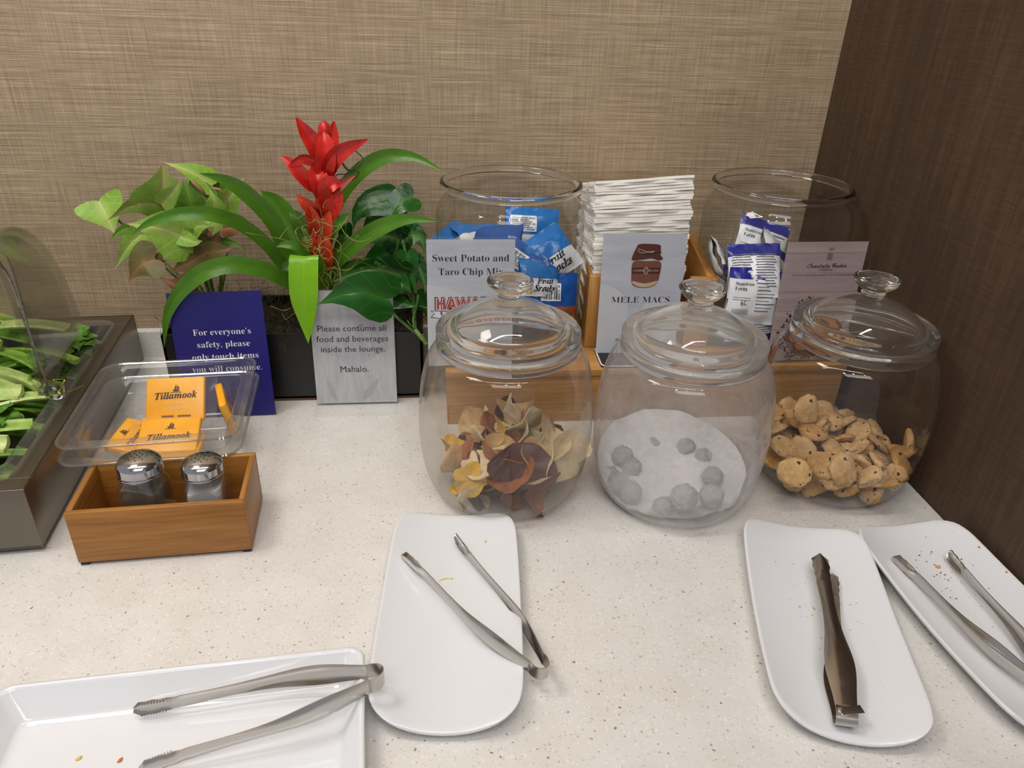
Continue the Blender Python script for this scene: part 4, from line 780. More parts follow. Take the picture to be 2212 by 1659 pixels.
paper_slip(-.050, .022, .1, 'white paper slip left of the pepper shaker in the caddy'); paper_slip(.002, .036, -.1, 'white paper slip between the salt and pepper shakers'); paper_slip(.054, .040, .15, 'white paper slip right of the salt shaker in the caddy')
SHK = m_thin('shaker_glass', (.95, .96, .955), f0=.09, haze=.03, pw=2.0); CHR = mat('chrome_cap', (188, 188, 190), .12, 1.0); HOLE = mat('dark_hole', (20, 20, 20), .6)
PEP = m_noise('ground_pepper', (58, 52, 42), (132, 122, 104), 900, .9, .6, .002); SALT = m_noise('white_salt', (222, 222, 226), (240, 240, 242), 500, .9, .3, .001)
def shaker(x, y, rz, label, fill, fh, sc=1.0, slope=0.0):
    q = Matrix.Translation(K) @ Matrix.Rotation(KR, 4, 'Z') @ Vector((x, y, .0082)); t = empty('shaker', q, rz, label, 'shaker'); t.scale = (sc,)*3
    rg = lambda h_, r_, z: ring(h_, h_, r_, z, 7)
    out = [rg(.016, .006, 0), rg(.0195, .0075, .0012), rg(.0207, .008, .005), rg(.0200, .008, .030), rg(.0197, .0085, .044), rg(.0188, .0100, .0545), rg(.0168, .0130, .0600), rg(.0158, .0157, .0640), rg(.0158, .0157, .068)]
    inn = [rg(.0140, .0138, .068), rg(.0140, .0138, .060), rg(.0160, .0100, .0515), rg(.0172, .0065, .044), rg(.0175, .006, .030), rg(.0178, .006, .008), rg(.0150, .005, .006)]
    loft('glass_body', out+inn, SHK, t, True, True, sharp=70)
    f = loft('contents', [rg(.0148, .005, .0065), rg(.0172, .006, .009), rg(.0168, .006, .043), [(a*.93, b*.93, fh+slope*a) for a, b, c in rg(.0171, .006, 0)]], fill, t, True, True, sharp=30)
    c_ = lathe('cap', [(.0186, .0640), (.0196, .0642), (.0200, .0650), (.0196, .0658), (.0196, .0670), (.0201, .0677), (.0197, .0685), (.0197, .0755), (.0192, .0768), (.0172, .0794), (.0130, .0818), (.0070, .0833), (0, .0838)], CHR, t, 56, sharp=35)
    k = 0
    for r_, m_ in ((0, 1), (.0045, 6), (.0085, 9)):
        for i in range(m_):
            a = i/m_*2*PI+r_*90; z = .0838-.0004*(r_/.007)**2-.0002; h_ = lathe('hole', [(0, .0006), (.00055, .0006), (.0006, 0)], HOLE, c_, 8, (r_*math.cos(a), r_*math.sin(a), z if r_ < .006 else z-.0004))
    return t
shaker(-.0190, .0395, math.radians(-8), 'pepper shaker with chrome cap, left one in the bamboo caddy', PEP, .046, 1.0, .14); shaker(.0360, .0370, math.radians(4), 'salt shaker with chrome cap, right one in the bamboo caddy', SALT, .051, .95, .14)

# ---------------------------------------------------------------- plates, tray
MEL = mat('white_melamine', (228, 230, 234), .16); CER = mat('glazed_white_ceramic', (228, 230, 234), .07)
def plate_mesh():
    H = [(0, .1245), (.022, .1235), (.040, .1195), (.0515, .1110), (.0572, .0980), (.0590, .0800), (.0600, .0400), (.0602, 0)]
    q = H+[(x, -y) for x, y in reversed(H[:-1])]; out = q+[(-x, y) for x, y in reversed(q[1:-1])]; out = curve2(out, 72); rings = []
    def Z(x, y): return .0035+.0165*(abs(x)/.060)**2.0*(.65+.35*(abs(y)/.12)**1.5)+.0035*(abs(y)/.125)**3
    TH = .0034
    for f in (0.001, .25, .5, .7, .85, .95, .985): rings.append([(x*f, y*f, Z(x*f, y*f)+TH*.5) for x, y in out])
    rings.append([(x, y, Z(x, y)+TH*.2) for x, y in out]); rings.append([(x*1.0, y, Z(x, y)-TH*.4) for x, y in out])
    for f in (.985, .9, .7, .4, .001): rings.append([(x*f, y*f, Z(x*f, y*f)-TH*.8) for x, y in out])
    o = loft('tmp', rings, MEL, None, False, False, sharp=70); me = o.data; bpy.data.objects.remove(o); return me
PM = plate_mesh()
def plate(loc, rz, label, rot=(0, 0)):
    o = link('white_plate', PM); o.location = loc; o.rotation_euler = (rot[0], rot[1], rz); return tag(o, label, 'plate', None)
plate((.0135, .4785, .001), math.radians(-4.5), 'white oblong plate before the chip jar, open tongs on it'); plate((.3340, .4425, .001), math.radians(-15), 'white oblong plate with closed tongs lying lengthwise'); plate((.4748, .4330, .001), math.radians(3), 'white oblong plate against the dark wall, crumbs and open tongs')
# rectangular tray
t = empty('rectangular_tray', (-.1795, .3235, 0), math.radians(4), 'white ceramic rectangular tray in the near left corner', 'tray')
rg = lambda ins, z, r=.012: ring(.1305-ins, .092-ins, max(.003, r-ins*.2), z, 8)
loft('body', [rg(.016, .0), rg(.014, .0), rg(.0015, .0235), rg(.0, .0262), rg(.0008, .0278), rg(.0032, .0280), rg(.0050, .0262), rg(.0155, .0085), rg(.0180, .0068), rg(.023, .0060), rg(.06, .0058)], CER, t, True, True, sharp=60)

# ---------------------------------------------------------------- tongs
TS = m_steel('tongs_steel', (196, 192, 186), .18, (30, 30, 600))
def tongs(name_label, bend, tip1, tip2, zb, zt1, zt2, up=(0, 0, 1), bow=.0, tips_rot=0.0, wmul=1.0, lean=0.0, gap=.0062):
    bend, tip1, tip2 = Vector((*bend[:2], zb)), Vector((*tip1[:2], zt1)), Vector((*tip2[:2], zt2)); t = empty('tongs', bend, 0, name_label, 'tongs'); upv = Vector(up).normalized()
    ax = ((tip1+tip2)/2-bend).normalized(); side = upv.cross(ax).normalized()
    if (tip1-bend).dot(side) < 0: tip1, tip2 = tip2, tip1
    th = .0007
    for sgn, tip in ((1, tip1), (-1, tip2)):
        root = side*sgn*gap+ax*.008; L = tip-bend; d = (L-root); ln = d.length; dn = d.normalized(); sd = upv.cross(dn).normalized()*sgn; rings = []; n = 34
        for i in range(n+1):
            v = i/n; c_ = root+d*v+sd*(bow*math.sin(PI*v)+.0016*math.sin(2*PI*v))
            wd = (.0058+.0034*math.exp(-((v-.22)/.16)**2)-.0012*math.exp(-((v-.62)/.2)**2)) if v < .80 else .0046+.0016*math.sin(min(1, (v-.80)/.17)*PI/2)
            if v > .955: wd *= math.sqrt(max(.02, 1-((v-.955)/.047)**2))
            wd *= wmul
            u_ = (upv+sd*lean).normalized(); tw = 0
            dep = .0026*math.exp(-((v-.25)/.22)**2)+.0009+(.0018 if v > .84 else 0)
            if v > .84: wd *= 1+.07*(1 if (i % 2) else -1)
            outl = []; inl = []
            for k in range(9):
                a = -1+k/4; off = dep*(1-a*a)
                outl.append(c_+u_*wd*a+sd*(off+th)); inl.append(c_+u_*wd*a+sd*off)
            rings.append(outl+list(reversed(inl)))
        o = loft('arm', rings, TS, t, True, True, sharp=50)
        # serrated tip teeth
        bm = bmesh.new()
        for k in range(9):
            v = .865+k*.0125; c_ = root+d*v
            for q in (1, -1):
                pc = c_+upv*q*.0048*wmul; 
                pass
                a_ = bm.verts.new(pc+dn*.0006); b_ = bm.verts.new(pc-dn*.0006); e_ = bm.verts.new(pc-sd*.0018); f_ = bm.verts.new(pc+upv*q*.0006)
                bm.faces.new((a_, b_, e_)); bm.faces.new((a_, f_, b_)); bm.faces.new((a_, e_, f_)); bm.faces.new((b_, f_, e_))
        te = from_bm('teeth', bm, TS, o)
    rings = []
    for i in range(17):
        a = -PI/2-PI*.0+PI*i/16; c_ = ax*(.008-.0115*math.cos(a))+side*(gap+th*.5+.0010*math.cos(a))*math.sin(a); rd = (ax*-math.cos(a)+side*math.sin(a)).normalized(); wd = .0062*wmul
        rings.append([c_+upv*wd+rd*th, c_+upv*wd-rd*0, c_-upv*wd-rd*0, c_-upv*wd+rd*th])
    loft('spring_bend', rings, TS, t, True, True, sharp=40)
    return t
tongs('steel tongs lying open on the plate before the chip jar', (0.0807, 0.3937, 0.0220), (0.0188, 0.5606, 0.0160), (-0.0280, 0.5368, 0.0180), .0225, .0175, .0185, bow=.004)
tongs('steel tongs across the rectangular tray and its rim', (-0.0424, 0.3855, 0.0360), (-0.2182, 0.3856, 0.0180), (-0.1997, 0.3402, 0.0160), .0365, .0165, .015, bow=.005, wmul=1.12)
tongs('steel tongs lying open on the plate against the dark wall', (0.4666, 0.3435, 0.0240), (0.4340, 0.5027, 0.0160), (0.4882, 0.5051, 0.0180), .024, .017, .018, bow=.004)
tongs('steel tongs lying closed on the plate left of the wall plate', (0.2970, 0.3347, 0.0200), (0.3569, 0.5022, 0.0200), (0.3633, 0.4900, 0.0120), .0185, .0235, .0135, up=(.97, -.25, .0), bow=.001, wmul=1.25, gap=.0050)
t = empty('locking_clip', (0.3010, 0.3376, 0.0240), 0, 'small bright steel clip on the closed tongs', 'clip'); t.location.z = .0245
box('plate', -.009, .009, -.0035, .0035, 0, .0012, mat('bright_steel', (225, 225, 225), .12, 1), t, .0004).rotation_euler = (0, 0, .05)
# crumbs
CRM = m_noise('golden_crumb', (186, 150, 96), (226, 196, 140), 300, .8, .3); CRD = m_noise('brown_crumb', (120, 84, 50), (160, 116, 70), 300, .8, .3); YEL = mat('yellow_shred', (222, 196, 80), .5); ORG = mat('orange_shred', (214, 110, 40), .5)
def crumbs(name, label, pts, m, seed):
    rq = random.Random(seed); bm = bmesh.new()
    for x, y, z, r_ in pts:
        q = bmesh.ops.create_icosphere(bm, subdivisions=1, radius=r_)['verts']
        for v in q: v.co = Vector((v.co.x*rq.uniform(.7, 1.5), v.co.y*rq.uniform(.7, 1.4), v.co.z*.7))+Vector((x, y, z))
    o = from_bm(name, bm, m); return tag(o, label, 'crumbs', kind='stuff')
def pz(cx, cy, rz, x, y):
    a, b = x-cx, y-cy; c_, s_ = math.cos(-rz), math.sin(-rz); u, v = a*c_-b*s_, a*s_+b*c_
    return .0035+.0165*(abs(u)/.060)**2.0*(.65+.35*(abs(v)/.12)**1.5)+.0035*(abs(v)/.125)**3+.0030
rq = random.Random(9); P2 = []; P3 = []
for i in range(95):
    x = rq.gauss(.343, .017); y = rq.gauss(.445, .036); P2.append((x, y, pz(.337, .443, math.radians(-15), x, y), rq.choice((.0003, .0004, .0005, .0009))))
for i in range(75):
    x = rq.gauss(.474, .022); y = rq.gauss(.485, .024); P3.append((x, y, pz(.472, .433, math.radians(3), x, y), rq.choice((.0003, .0004, .0005, .0008))))
crumbs('crumbs', 'tiny cookie crumbs scattered on the plate with closed tongs', P2, CRM, 1); crumbs('crumbs', 'tiny cookie crumbs scattered on the plate against the dark wall', P3, CRD, 2)
def bit(name, loc, sx, sy, rz, m, label):
    bm = bmesh.new(); q = bmesh.ops.create_icosphere(bm, subdivisions=2, radius=1)['verts']
    for v in q: v.co = Vector((v.co.x*sx*(1+.25*math.sin(v.co.y*5)), v.co.y*sy*(1+.2*math.cos(v.co.x*4)), v.co.z*.0007))
    o = from_bm(name, bm, m, None, True); o.location = loc; o.rotation_euler = (0, 0, rz); return tag(o, label, 'food bit')
x, y, z = (0.4773, 0.4967, 0.0100); bit('cookie_bit', (x, y, pz(.472, .433, math.radians(3), x, y)+.0006), .0028, .0018, .1, mat('orange_bit', (220, 160, 104), .7), 'pale orange cookie piece on the plate against the wall')
x, y, z = (-0.2465, 0.3578, 0.0070); bit('yellow_shred', (x, y, .0066), .0022, .0012, .7, YEL, 'small yellow shred in the rectangular tray')
x, y, z = (-0.2182, 0.3541, 0.0070); bit('orange_shred', (x, y, .0066), .0022, .0011, 1.0, ORG, 'small orange shred in the rectangular tray')
x, y, z = (-0.2636, 0.3971, 0.0080); bit('yellow_smear', (x, y, .0068), .0035, .0010, .1, mat('pale_yellow', (228, 220, 150), .5), 'faint yellow smear along the back of the rectangular tray')
x, y, z = (0.0493, 0.5579, 0.0120); bit('yellow_bit', (x, y, pz(.0135, .4785, math.radians(-4.5), x, y)+.0002), .0010, .0016, .2, YEL, 'tiny yellow speck near the far end of the tongs plate')
o = tube('yellow_peel', [Vector((0.0032, 0.5114, 0.0080)), Vector((0.0066, 0.5137, 0.0090)), Vector((0.0112, 0.5151, 0.0090)), Vector((0.0145, 0.5143, 0.0090)), Vector((0.0162, 0.5149, 0.0100))], .0005, YEL, None, 20, 5)
for v in o.data.vertices: v.co.z = pz(.0135, .4785, math.radians(-4.5), v.co.x, v.co.y)+(v.co.z-.0088)*.5
tag(o, 'thin curled yellow shred between the arms of open tongs', 'food bit')

# ---------------------------------------------------------------- jar contents
def rot_rand(r, flat=.5): return (r.gauss(0, flat), r.gauss(0, flat), r.uniform(0, 2*PI))
# chips
def chip_mesh(seed, m, rad=.024, star=False):
    r = random.Random(seed); k1, k2, ph = (6 if star else r.uniform(14, 40)), (3 if star else r.uniform(-26, 26)), r.uniform(0, 6); n, mrg = 26, 6; top = []; rings = []
    for s_ in (1, -1):
        seq = [0.001, .3, .6, .85, 1.0] if s_ == 1 else [1.0, .85, .6, .3, .001]
        for f in seq:
            rg_ = []
            for i in range(n):
                a = i/n*2*PI; rr_ = rad*f*(1+.14*math.sin(2*a+ph)+.08*math.sin(3*a+ph*2)+(.16*math.cos(5*a) if star else 0)+.03*math.sin(7*a))
                x, y = rr_*math.cos(a), rr_*math.sin(a)*.8; z = k1*x*x*.9+k2*y*y*.6+k2*.5*x*y+.0016*f*math.sin(5*a+ph)+s_*.0005
                rg_.append((x, y, z))
            rings.append(rg_)
    o = loft('tmp', rings, m, None, True, True, sharp=70); me = o.data; bpy.data.objects.remove(o); return me
CHM = [m_noise('tan_chip', (176, 134, 84), (214, 180, 128), 70, .6, .3), m_noise('cream_chip', (206, 184, 142), (232, 214, 178), 90, .6, .4), m_noise('yellow_chip', (206, 156, 44), (232, 188, 74), 80, .6, .3), m_noise('purple_chip', (66, 34, 40), (98, 56, 58), 80, .5, .3), m_noise('brown_orange_chip', (138, 72, 36), (176, 104, 58), 80, .5, .3), m_noise('maroon_chip', (92, 48, 38), (132, 78, 58), 80, .5, .3)]
names = ['tan', 'cream', 'yellow', 'purple', 'orange-brown', 'maroon']
CH = {k: [chip_mesh(k*10+q, CHM[k], (.022, .026, .021, .024, .023, .023)[k]) for q in range(3)] for k in range(6)}
def chip(k, loc, rot, label=None, sc=1.0, star=False):
    o = link('vegetable_chip', CH[k][R.randrange(3)] if not star else chip_mesh(77, CHM[k], .019, True)); o.location = loc; o.rotation_euler = rot; o.scale = (sc, sc, sc)
    tag(o, label or '%s curled root chip heaped in the lidded glass jar of root chips' % names[k], 'chip', None if label else '%s chips in the lidded jar' % names[k]); return o
rq = random.Random(31); cnt = 0; tries = 0; placed = []
while cnt < 62 and tries < 4000:
    tries += 1; r_ = .060*math.sqrt(rq.random()); a = rq.uniform(0, 2*PI); x, y = r_*math.cos(a), r_*math.sin(a); hmax = .062+.014*math.cos(a-.3)*r_/.06+.012*math.cos(x*60)
    z = rq.uniform(.014, hmax)
    if z < .03 and r_ > .050: continue
    if any((Vector((x, y, z))-q).length < .0150 for q in placed): continue
    placed.append(Vector((x, y, z))); k = rq.choices(range(6), (7, 5, 1, 3, 3, 3))[0]
    if y < -.02 and z < .05: k = rq.choices(range(6), (2, 1, 0, 5, 3, 4))[0]
    chip(k, (J1[0]+x, J1[1]+y, z), (rq.gauss(0, .8), rq.gauss(0, .8), rq.uniform(0, 6.28)), sc=rq.uniform(.8, 1.05)); cnt += 1
for px_, py_ in ((0, 0),):
    chip(2, (0.0353, 0.6060, 0.0486), (math.radians(68), .1, .1), 'bright yellow star-edged chip pressed against the jar front', 1.0, True)
    chip(3, (0.0882, 0.6050, 0.0638), (math.radians(75), .1, .1), 'large dark purple chip against the jar front', 1.35); chip(1, (0.1278, 0.6280, 0.0593), (math.radians(80), .4, .6), 'wide cream chip with torn edge at the jar right side', 1.25)
    chip(4, (0.1026, 0.6180, 0.0092), (math.radians(50), .1, 1.1), 'orange-brown chip low against the jar front', .85); chip(1, (0.0383, 0.6300, 0.0000), (math.radians(30), .2, .3), 'small pale chip lying at the jar bottom left', .7)
# sugar-dusted nut balls and loose sugar
def ball_mesh(seed):
    bm = bmesh.new(); bmesh.ops.create_icosphere(bm, subdivisions=4, radius=1)
    for v in bm.verts: d = noise.noise(v.co*2.2+Vector((seed*3.1, 0, 0)))*.14+noise.noise(v.co*5+Vector((seed, 0, 0)))*.14+noise.noise(v.co*12)*.08; v.co *= 1+d
    me = bpy.data.meshes.new('dusted_ball'); bm.to_mesh(me); bm.free(); me.polygons.foreach_set('use_smooth', [True]*len(me.polygons)); me.materials.append(DUST); return me
DUST = m_noise('sugar_dusted_coating', (178, 174, 180), (244, 243, 245), 140, .95, .6, .003); SUG = m_noise('powdered_sugar', (226, 224, 224), (240, 238, 238), 120, .98, .3, .002)
BM_ = [ball_mesh(q) for q in range(4)]
for px, i in zip(((0.2483, 0.6900, 0.0265), (0.2841, 0.6800, 0.0299), (0.2998, 0.6650, 0.0244), (0.3435, 0.6900, 0.0153), (0.2060, 0.6600, 0.0340), (0.2138, 0.6520, 0.0246), (0.1953, 0.6300, 0.0193), (0.2052, 0.6150, 0.0191), (0.2545, 0.5920, 0.0282), (0.2862, 0.5980, 0.0234), (0.2369, 0.6000, 0.0099), (0.2988, 0.6300, 0.0244), (0.3311, 0.6400, 0.0096), (0.1926, 0.6500, 0.0159)), range(14)):
    o = link('dusted_nut_ball', BM_[i % 4]); s_ = (.0105, .0105, .0105, .010, .0115, .0115, .0125, .012, .0135, .0125, .011, .011, .011, .0115)[i]; o.location = px; o.scale = (s_, s_, s_); o.rotation_euler = (i, i*2, i*3)
    tag(o, 'knobbly grey-white nut ball dusted with sugar in the cloudy jar', 'candy', 'sugar-dusted nut balls in the cloudy jar')
pr = []
for f in (0.001, .3, .55, .75, .9, 1.0):
    pr.append([(.086*f*math.cos(i/40*2*PI), .086*f*math.sin(i/40*2*PI), .018+.030*(math.sin(i/40*2*PI)*f*.8)+.006*noise.noise(Vector((f*3*math.cos(i/40*2*PI), f*3*math.sin(i/40*2*PI), 2)))+.010*f*f*(math.sin(i/40*2*PI) > -.2)) for i in range(40)])
pr.append([(.060*math.cos(i/40*2*PI), .060*math.sin(i/40*2*PI), .0075) for i in range(40)]); 
o = loft('loose_sugar', pr, SUG, None, True, True, sharp=80)
for v in o.data.vertices:
    r_ = math.hypot(v.co.x, v.co.y); sn = max(-1, min(1, v.co.z/.0846-1)); lim = .0901*(.60+.40*math.sqrt(1-sn*sn)**.66)-.0030
    if r_ > lim: v.co.x *= lim/r_; v.co.y *= lim/r_
    v.co.z = max(v.co.z, .0072)
o.location = (J2[0], J2[1], 0); tag(o, 'drift of loose white powdered sugar in the cloudy jar bottom', 'sugar', kind='stuff')
# cookies
CKM = [m_noise('golden_cookie', (172, 124, 66), (208, 164, 104), 120, .85, .8, .002, spots=((58, 38, 28), 150, .66)), m_noise('pale_cookie', (190, 148, 94), (220, 182, 128), 120, .85, .8, .002, spots=((70, 46, 34), 150, .69))]
def cookie_mesh(seed):
    r = random.Random(seed); bm = bmesh.new(); bmesh.ops.create_icosphere(bm, subdivisions=4, radius=1); a, b, h_ = r.uniform(.0145, .0185), r.uniform(.0125, .016), r.uniform(.0052, .0068)
    cut = r.choice((None, None, .5)) 
    for v in bm.verts:
        n_ = v.co.copy(); d = 1+.10*noise.noise(n_*2.4+Vector((seed, 0, 0)))+.05*noise.noise(n_*8+Vector((seed, 1, 0)))+.03*noise.noise(n_*18)
        z = n_.z; zz = (abs(z)**.75)*(1 if z > 0 else -.55); v.co = Vector((n_.x*a*d, n_.y*b*d, zz*h_*d))
        if cut and v.co.x > a*cut: v.co.x = a*cut+.0012*noise.noise(n_*9)
    me = bpy.data.meshes.new('cookie'); bm.to_mesh(me); bm.free(); me.polygons.foreach_set('use_smooth', [True]*len(me.polygons)); me.materials.append(CKM[seed % 2]); return me
KM = [cookie_mesh(q) for q in range(9)]
rq = random.Random(12); placed = []; cnt = 0; tries = 0
def top3(x, y): return .056-.20*(x+.04)+.010*math.cos(y*30) if x > -.04 else .056+.1*(x+.04)
while cnt < 105 and tries < 12000:
    tries += 1; lim_r = .078*math.sqrt(rq.random()); a = rq.uniform(0, 2*PI); x, y = lim_r*math.cos(a), lim_r*math.sin(a); z = rq.uniform(.010, max(.03, top3(x, y)))
    lim = .052+.027*min(1, z/.04)**.6
    if lim_r > lim: continue
    if any(((x-q[0])**2+(y-q[1])**2+((z-q[2])*1.7)**2)**.5 < .0165 for q in placed): continue
    placed.append((x, y, z)); o = link('cookie', KM[rq.randrange(9)]); o.location = (J3[0]+x, J3[1]+y, z)
    o.rotation_euler = (rq.gauss(0, .55), rq.gauss(0, .55), rq.uniform(0, 6.28)) if lim_r < .055 else (rq.gauss(.9*math.sin(a)*-1, .35), rq.gauss(.5, .3), rq.uniform(0, 6.28)); cnt += 1
    tag(o, 'small golden chocolate-chip cookie in the heap beside the dark wall', 'cookie', 'small cookies heaped in the lidded jar')
for k, (p_, rt, lb) in enumerate((((0.4237, 0.6000, 0.0494), (math.radians(55), .1, .3), 'rough-faced chip cookie standing against the jar front'), ((0.4114, 0.6700, 0.0810), (math.radians(70), 0, .2), 'cookie standing at the peak of the heap'), ((0.5350, 0.6600, 0.0387), (math.radians(80), .3, 1.0), 'cookie standing against the jar wall on the dark side'), ((0.3709, 0.6000, 0.0487), (math.radians(60), .2, -.3), 'cookie against the jar front, left of the rough-faced one'))):
    o = link('cookie', KM[(k*2+1) % 9]); o.location = p_; o.rotation_euler = rt; o.scale = (1.15,)*3; tag(o, lb, 'cookie')

# ---------------------------------------------------------------- pouches
def pillow_z(x, y, a, b, h_): 
    u, v = min(1, abs(x)/a), min(1, abs(y)/b); return h_*max(0, (1-v**3.2))**.75*max(0, (1-u**3.5))**.6
def pouch_mesh(mats, a=.036, b=.030, h_=.011, seed=1, dark=None):
    r = random.Random(seed); n = 16; vs_ = []; fs_ = []; mi = []; ph = [r.uniform(0, 6) for _ in range(4)]
    def zz(x, y, s_): return s_*pillow_z(x, y*1.12, a, b, h_)+.0011*math.sin(x*210+ph[0])*math.sin(y*160+ph[1])+.0007*math.sin(x*430+y*300+ph[2])+.0012*max(0, abs(y)/b-.85)*6*math.sin(x*380+ph[3])
    for s_ in (1, -1):
        for j in range(n+1):
            for i in range(n+1): x = (i/n-.5)*2*a*(1-.05*math.cos((j/n-.5)*PI)); y = (j/n-.5)*2*b; vs_.append((x, y, zz(x, y, s_)+s_*.00015))
        b0 = 0 if s_ == 1 else (n+1)**2
        for j in range(n):
            for i in range(n):
                q = b0+j*(n+1)+i; fs_.append((q, q+1, q+n+2, q+n+1) if s_ == 1 else (q+n+1, q+n+2, q+1, q))
                lo, hi = (mats[3] if s_ == 1 else (.0, .0)); f = j/n; mi.append(1 if (lo <= f < hi) else 0)
    me = bpy.data.meshes.new('pouch'); me.from_pydata(vs_, [], fs_); me.update(); me.materials.append(mats[0]); me.materials.append(mats[1])
    me.polygons.foreach_set('material_index', mi); me.polygons.foreach_set('use_smooth', [True]*len(fs_)); return me, zz
BLU = mat('glossy_blue_film', (26, 112, 190), .22); BLD = mat('deep_blue_film', (22, 78, 156), .25); WFM = mat('glossy_white_film', (224, 226, 230), .25); NVY = mat('glossy_navy_film', (34, 38, 140), .25); FRT = m_noise('fruit_print', (70, 110, 50), (200, 60, 40), 90, .3, .1, .0005); GRY = mat('grey_text_print', (96, 98, 104), .5)
bpy.data.materials['fruit_print']
POUCH = [pouch_mesh((BLU, WFM, None, (.0, .38)), seed=q) for q in range(3)]+[pouch_mesh((BLD, FRT, None, (.0, .3)), seed=q+5) for q in range(2)]
def pouch(k, loc, rot, label, kind, sc=1.0):
    me, zz = POUCH[k]; t = empty('snack_pouch', loc, 0, label, 'snack pouch', None); t.rotation_euler = rot; t.scale = (sc,)*3
    o = link('film', me, None, t); sf = lambda x, y: zz(x, y, 1)+.0005
    if kind == 'name':
        text(t, "Fruit", .012, .004, -.012, INK, 'bi', .02, z=0, surf=sf, width=.030); text(t, "Snacks", .012, .004, -.023, INK, 'bi', .02, z=0, surf=sf, width=.038)
        for q, c_ in enumerate((RED, mat('green_print', (80, 140, 50), .5), mat('gold_print', (224, 170, 60), .5))): poly('printed_fruit', [(-.022+.005*math.cos(i), -.008-q*.008+.004*math.sin(i)) for i in [j/10*2*PI for j in range(10)]], c_, t, 0, sf)
    if kind == 'facts':
        grid_decal(t, 'printed_label', -.030, .004, .000, .020, WFM, sf, .0001)
        for q in range(7): grid_decal(t, 'printed_line', -.028, .002-(q % 3)*.004, .002+q*.0024, .0030+q*.0024, GRY, sf, .0004)
    if kind == 'bar':
        grid_decal(t, 'printed_label', -.016, .010, -.004, .018, WFM, sf, .0001)
        for q in range(11): grid_decal(t, 'printed_bar', -.014+q*.0021, -.0132+q*.0021+(q % 3)*.0003, -.002, .016, INK, sf, .0004)
    return t
def grid_decal(par, name, x0_, x1_, y0_, y1_, m, sf, dz):
    nx = max(1, int((x1_-x0_)/.004)); ny = max(1, int((y1_-y0_)/.004)); vs_ = []; fs_ = []
    for j in range(ny+1):
        for i in range(nx+1): x = x0_+(x1_-x0_)*i/nx; y = y0_+(y1_-y0_)*j/ny; vs_.append((x, y, sf(x, y)+dz+.0003))
    for j in range(ny):
        for i in range(nx): a = j*(nx+1)+i; fs_.append((a, a+1, a+nx+2, a+nx+1))
    return mesh(name, vs_, fs_, m, par)
G = lambda d: math.radians(d)
pouch(0, (0.1324, 0.9250, 0.2028), (G(74), G(4), G(4)), 'blue snack pouch standing highest in the open jar, label panel showing', 'facts', .98)
pouch(1, (0.1419, 0.8550, 0.1925), (G(52), G(-26), G(22)), 'blue snack pouch with fruit lettering, tilted at the right of the jar', 'name', 1.0)
pouch(4, (0.1080, 0.8500, 0.1834), (G(60), G(20), G(-40)), 'dark blue fruit-printed snack pouch left of the lettered one', 'bar', .9)
pouch(1, (0.1308, 0.8300, 0.1761), (G(58), G(10), G(20)), 'snack pouch with red berry print below the lettered one', 'name', .75)
pouch(3, (0.1452, 0.8320, 0.1516), (G(78), G(5), G(10)), 'deep blue snack pouch with barcode low in the jar', 'bar', .95)
pouch(2, (0.1668, 0.8750, 0.1371), (G(80), G(20), G(60)), 'blue snack pouch on its edge at the right wall of the jar', 'name', .95)
pouch(0, (0.0675, 0.9100, 0.2003), (G(15), G(5), G(20)), 'blue snack pouch lying flat over the left side of the jar', 'plain', .95)
pouch(4, (0.0838, 0.8850, 0.2036), (G(25), G(-8), G(-14)), 'blue snack pouch with brown print lying at the jar middle', 'plain', .9)
pouch(2, (0.0360, 0.9200, 0.1924), (G(20), G(-15), G(50)), 'blue snack pouch at the left wall of the open jar', 'plain', .85)
for k in range(9):
    a = k*2.4; pouch((3, 0, 4, 1, 2)[k % 5], (JA[0]+.035*math.cos(a), JA[1]+.035*math.sin(a), RZ+.022+.0085*k), (G(30+10*math.sin(k*3)), G(20*math.cos(k*2)), k*1.3), ['blue snack pouch deep in the open jar, layer %s' % s_ for s_ in ('at the very bottom', 'second from bottom', 'third from bottom', 'fourth from bottom', 'fifth from bottom', 'sixth from bottom', 'under the flat ones', 'under the berry print', 'under the tall one')][k], 'plain', .95)
PK = [pouch_mesh((WFM, NVY, None, lo), a=.032, b=.034, h_=.010, seed=20+q) for q, lo in enumerate(((.78, 1.01), (.0, .22), (.72, 1.01), (.4, .62)))]
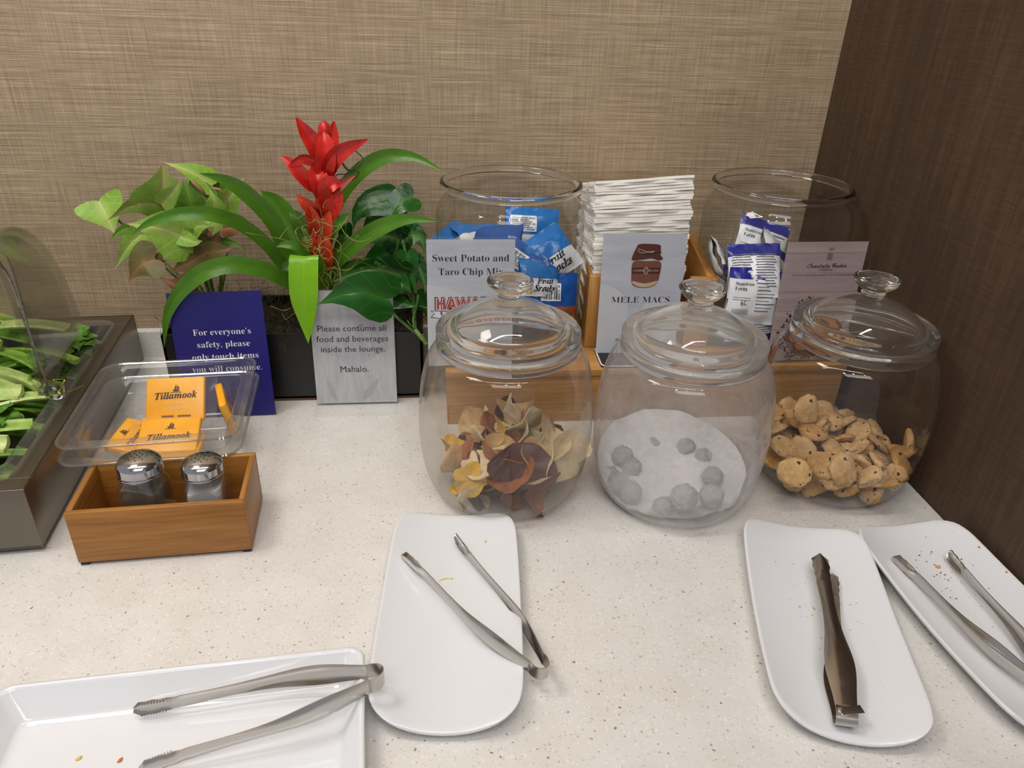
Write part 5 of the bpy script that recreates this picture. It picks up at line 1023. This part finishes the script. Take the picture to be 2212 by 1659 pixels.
def packet(k, loc, rot, label, kind, sc=1.0):
    me, zz = PK[k]; t = empty('cookie_packet', loc, 0, label, 'cookie packet'); t.rotation_euler = rot; t.scale = (sc,)*3; link('film', me, None, t); sf = lambda x, y: zz(x, y, 1)+.0005
    if kind == 'facts':
        text(t, "Nutrition", .007, -.014, .014, INK, 'sansb', 0, z=0, surf=sf, width=.021); text(t, "Facts", .007, -.018, .008, INK, 'sansb', 0, z=0, surf=sf, width=.013); text(t, "60", .008, -.013, -.010, INK, 'sansb', 0, z=0, surf=sf, width=.008)
        for q in range(6): grid_decal(t, 'printed_line', -.026, -.006, -.001-q*.0028 if q < 2 else -.012-q*.0018, -.0005-q*.0028 if q < 2 else -.0115-q*.0018, GRY, sf, 0)
        for q in range(9): grid_decal(t, 'printed_line', .001, .026-(q % 3)*.004, .017-q*.0042, .0176-q*.0042 if q % 2 else .0182-q*.0042, INK if q % 2 else GRY, sf, 0)
    elif kind == 'lines':
        for q in range(13):
            for e in range(2): grid_decal(t, 'printed_text_row', -.027+e*.028+(q % 2)*.001, -.002+e*.028-(q*5 % 3)*.0015, .018-q*.0033, .0192-q*.0033, GRY, sf, 0)
    return t
packet(0, (0.4082, 0.8600, 0.2023), (G(66), G(14), G(-12)), 'white and navy cookie packet leaning highest in the corner jar', 'facts', 1.0)
packet(2, (0.3915, 0.8250, 0.1850), (G(58), G(-6), G(-14)), 'cookie packet with rows of small print across the jar middle', 'lines', .98)
packet(0, (0.3899, 0.8120, 0.1572), (G(78), G(2), G(-4)), 'cookie packet with nutrition panel and the number 60 low in front', 'facts', 1.0)
packet(1, (0.3595, 0.8600, 0.1875), (G(60), G(30), G(60)), 'crumpled grey-white cookie packet at the left wall of the jar', 'lines', .8)
packet(3, (0.4225, 0.8450, 0.1954), (G(60), G(30), G(30)), 'navy cookie packet tucked beside the pinkish sign', 'plain', .9)
packet(1, (0.3943, 0.8150, 0.1253), (G(80), 0, 0), 'cookie packet at the foot of the corner jar, dense print', 'lines', .95)
for k in range(6):
    a = k*2.2; packet(k % 4, (JB[0]+.03*math.cos(a), JB[1]+.03*math.sin(a)+.01, RZ+.025+.010*k), (G(35), G(15*math.cos(k*2)), k*1.2), 'white and navy cookie packet buried in the corner jar, %s' % ('at the bottom', 'second from bottom', 'third from bottom', 'fourth from bottom', 'fifth from bottom', 'just under the leaning ones')[k], 'plain', .9)
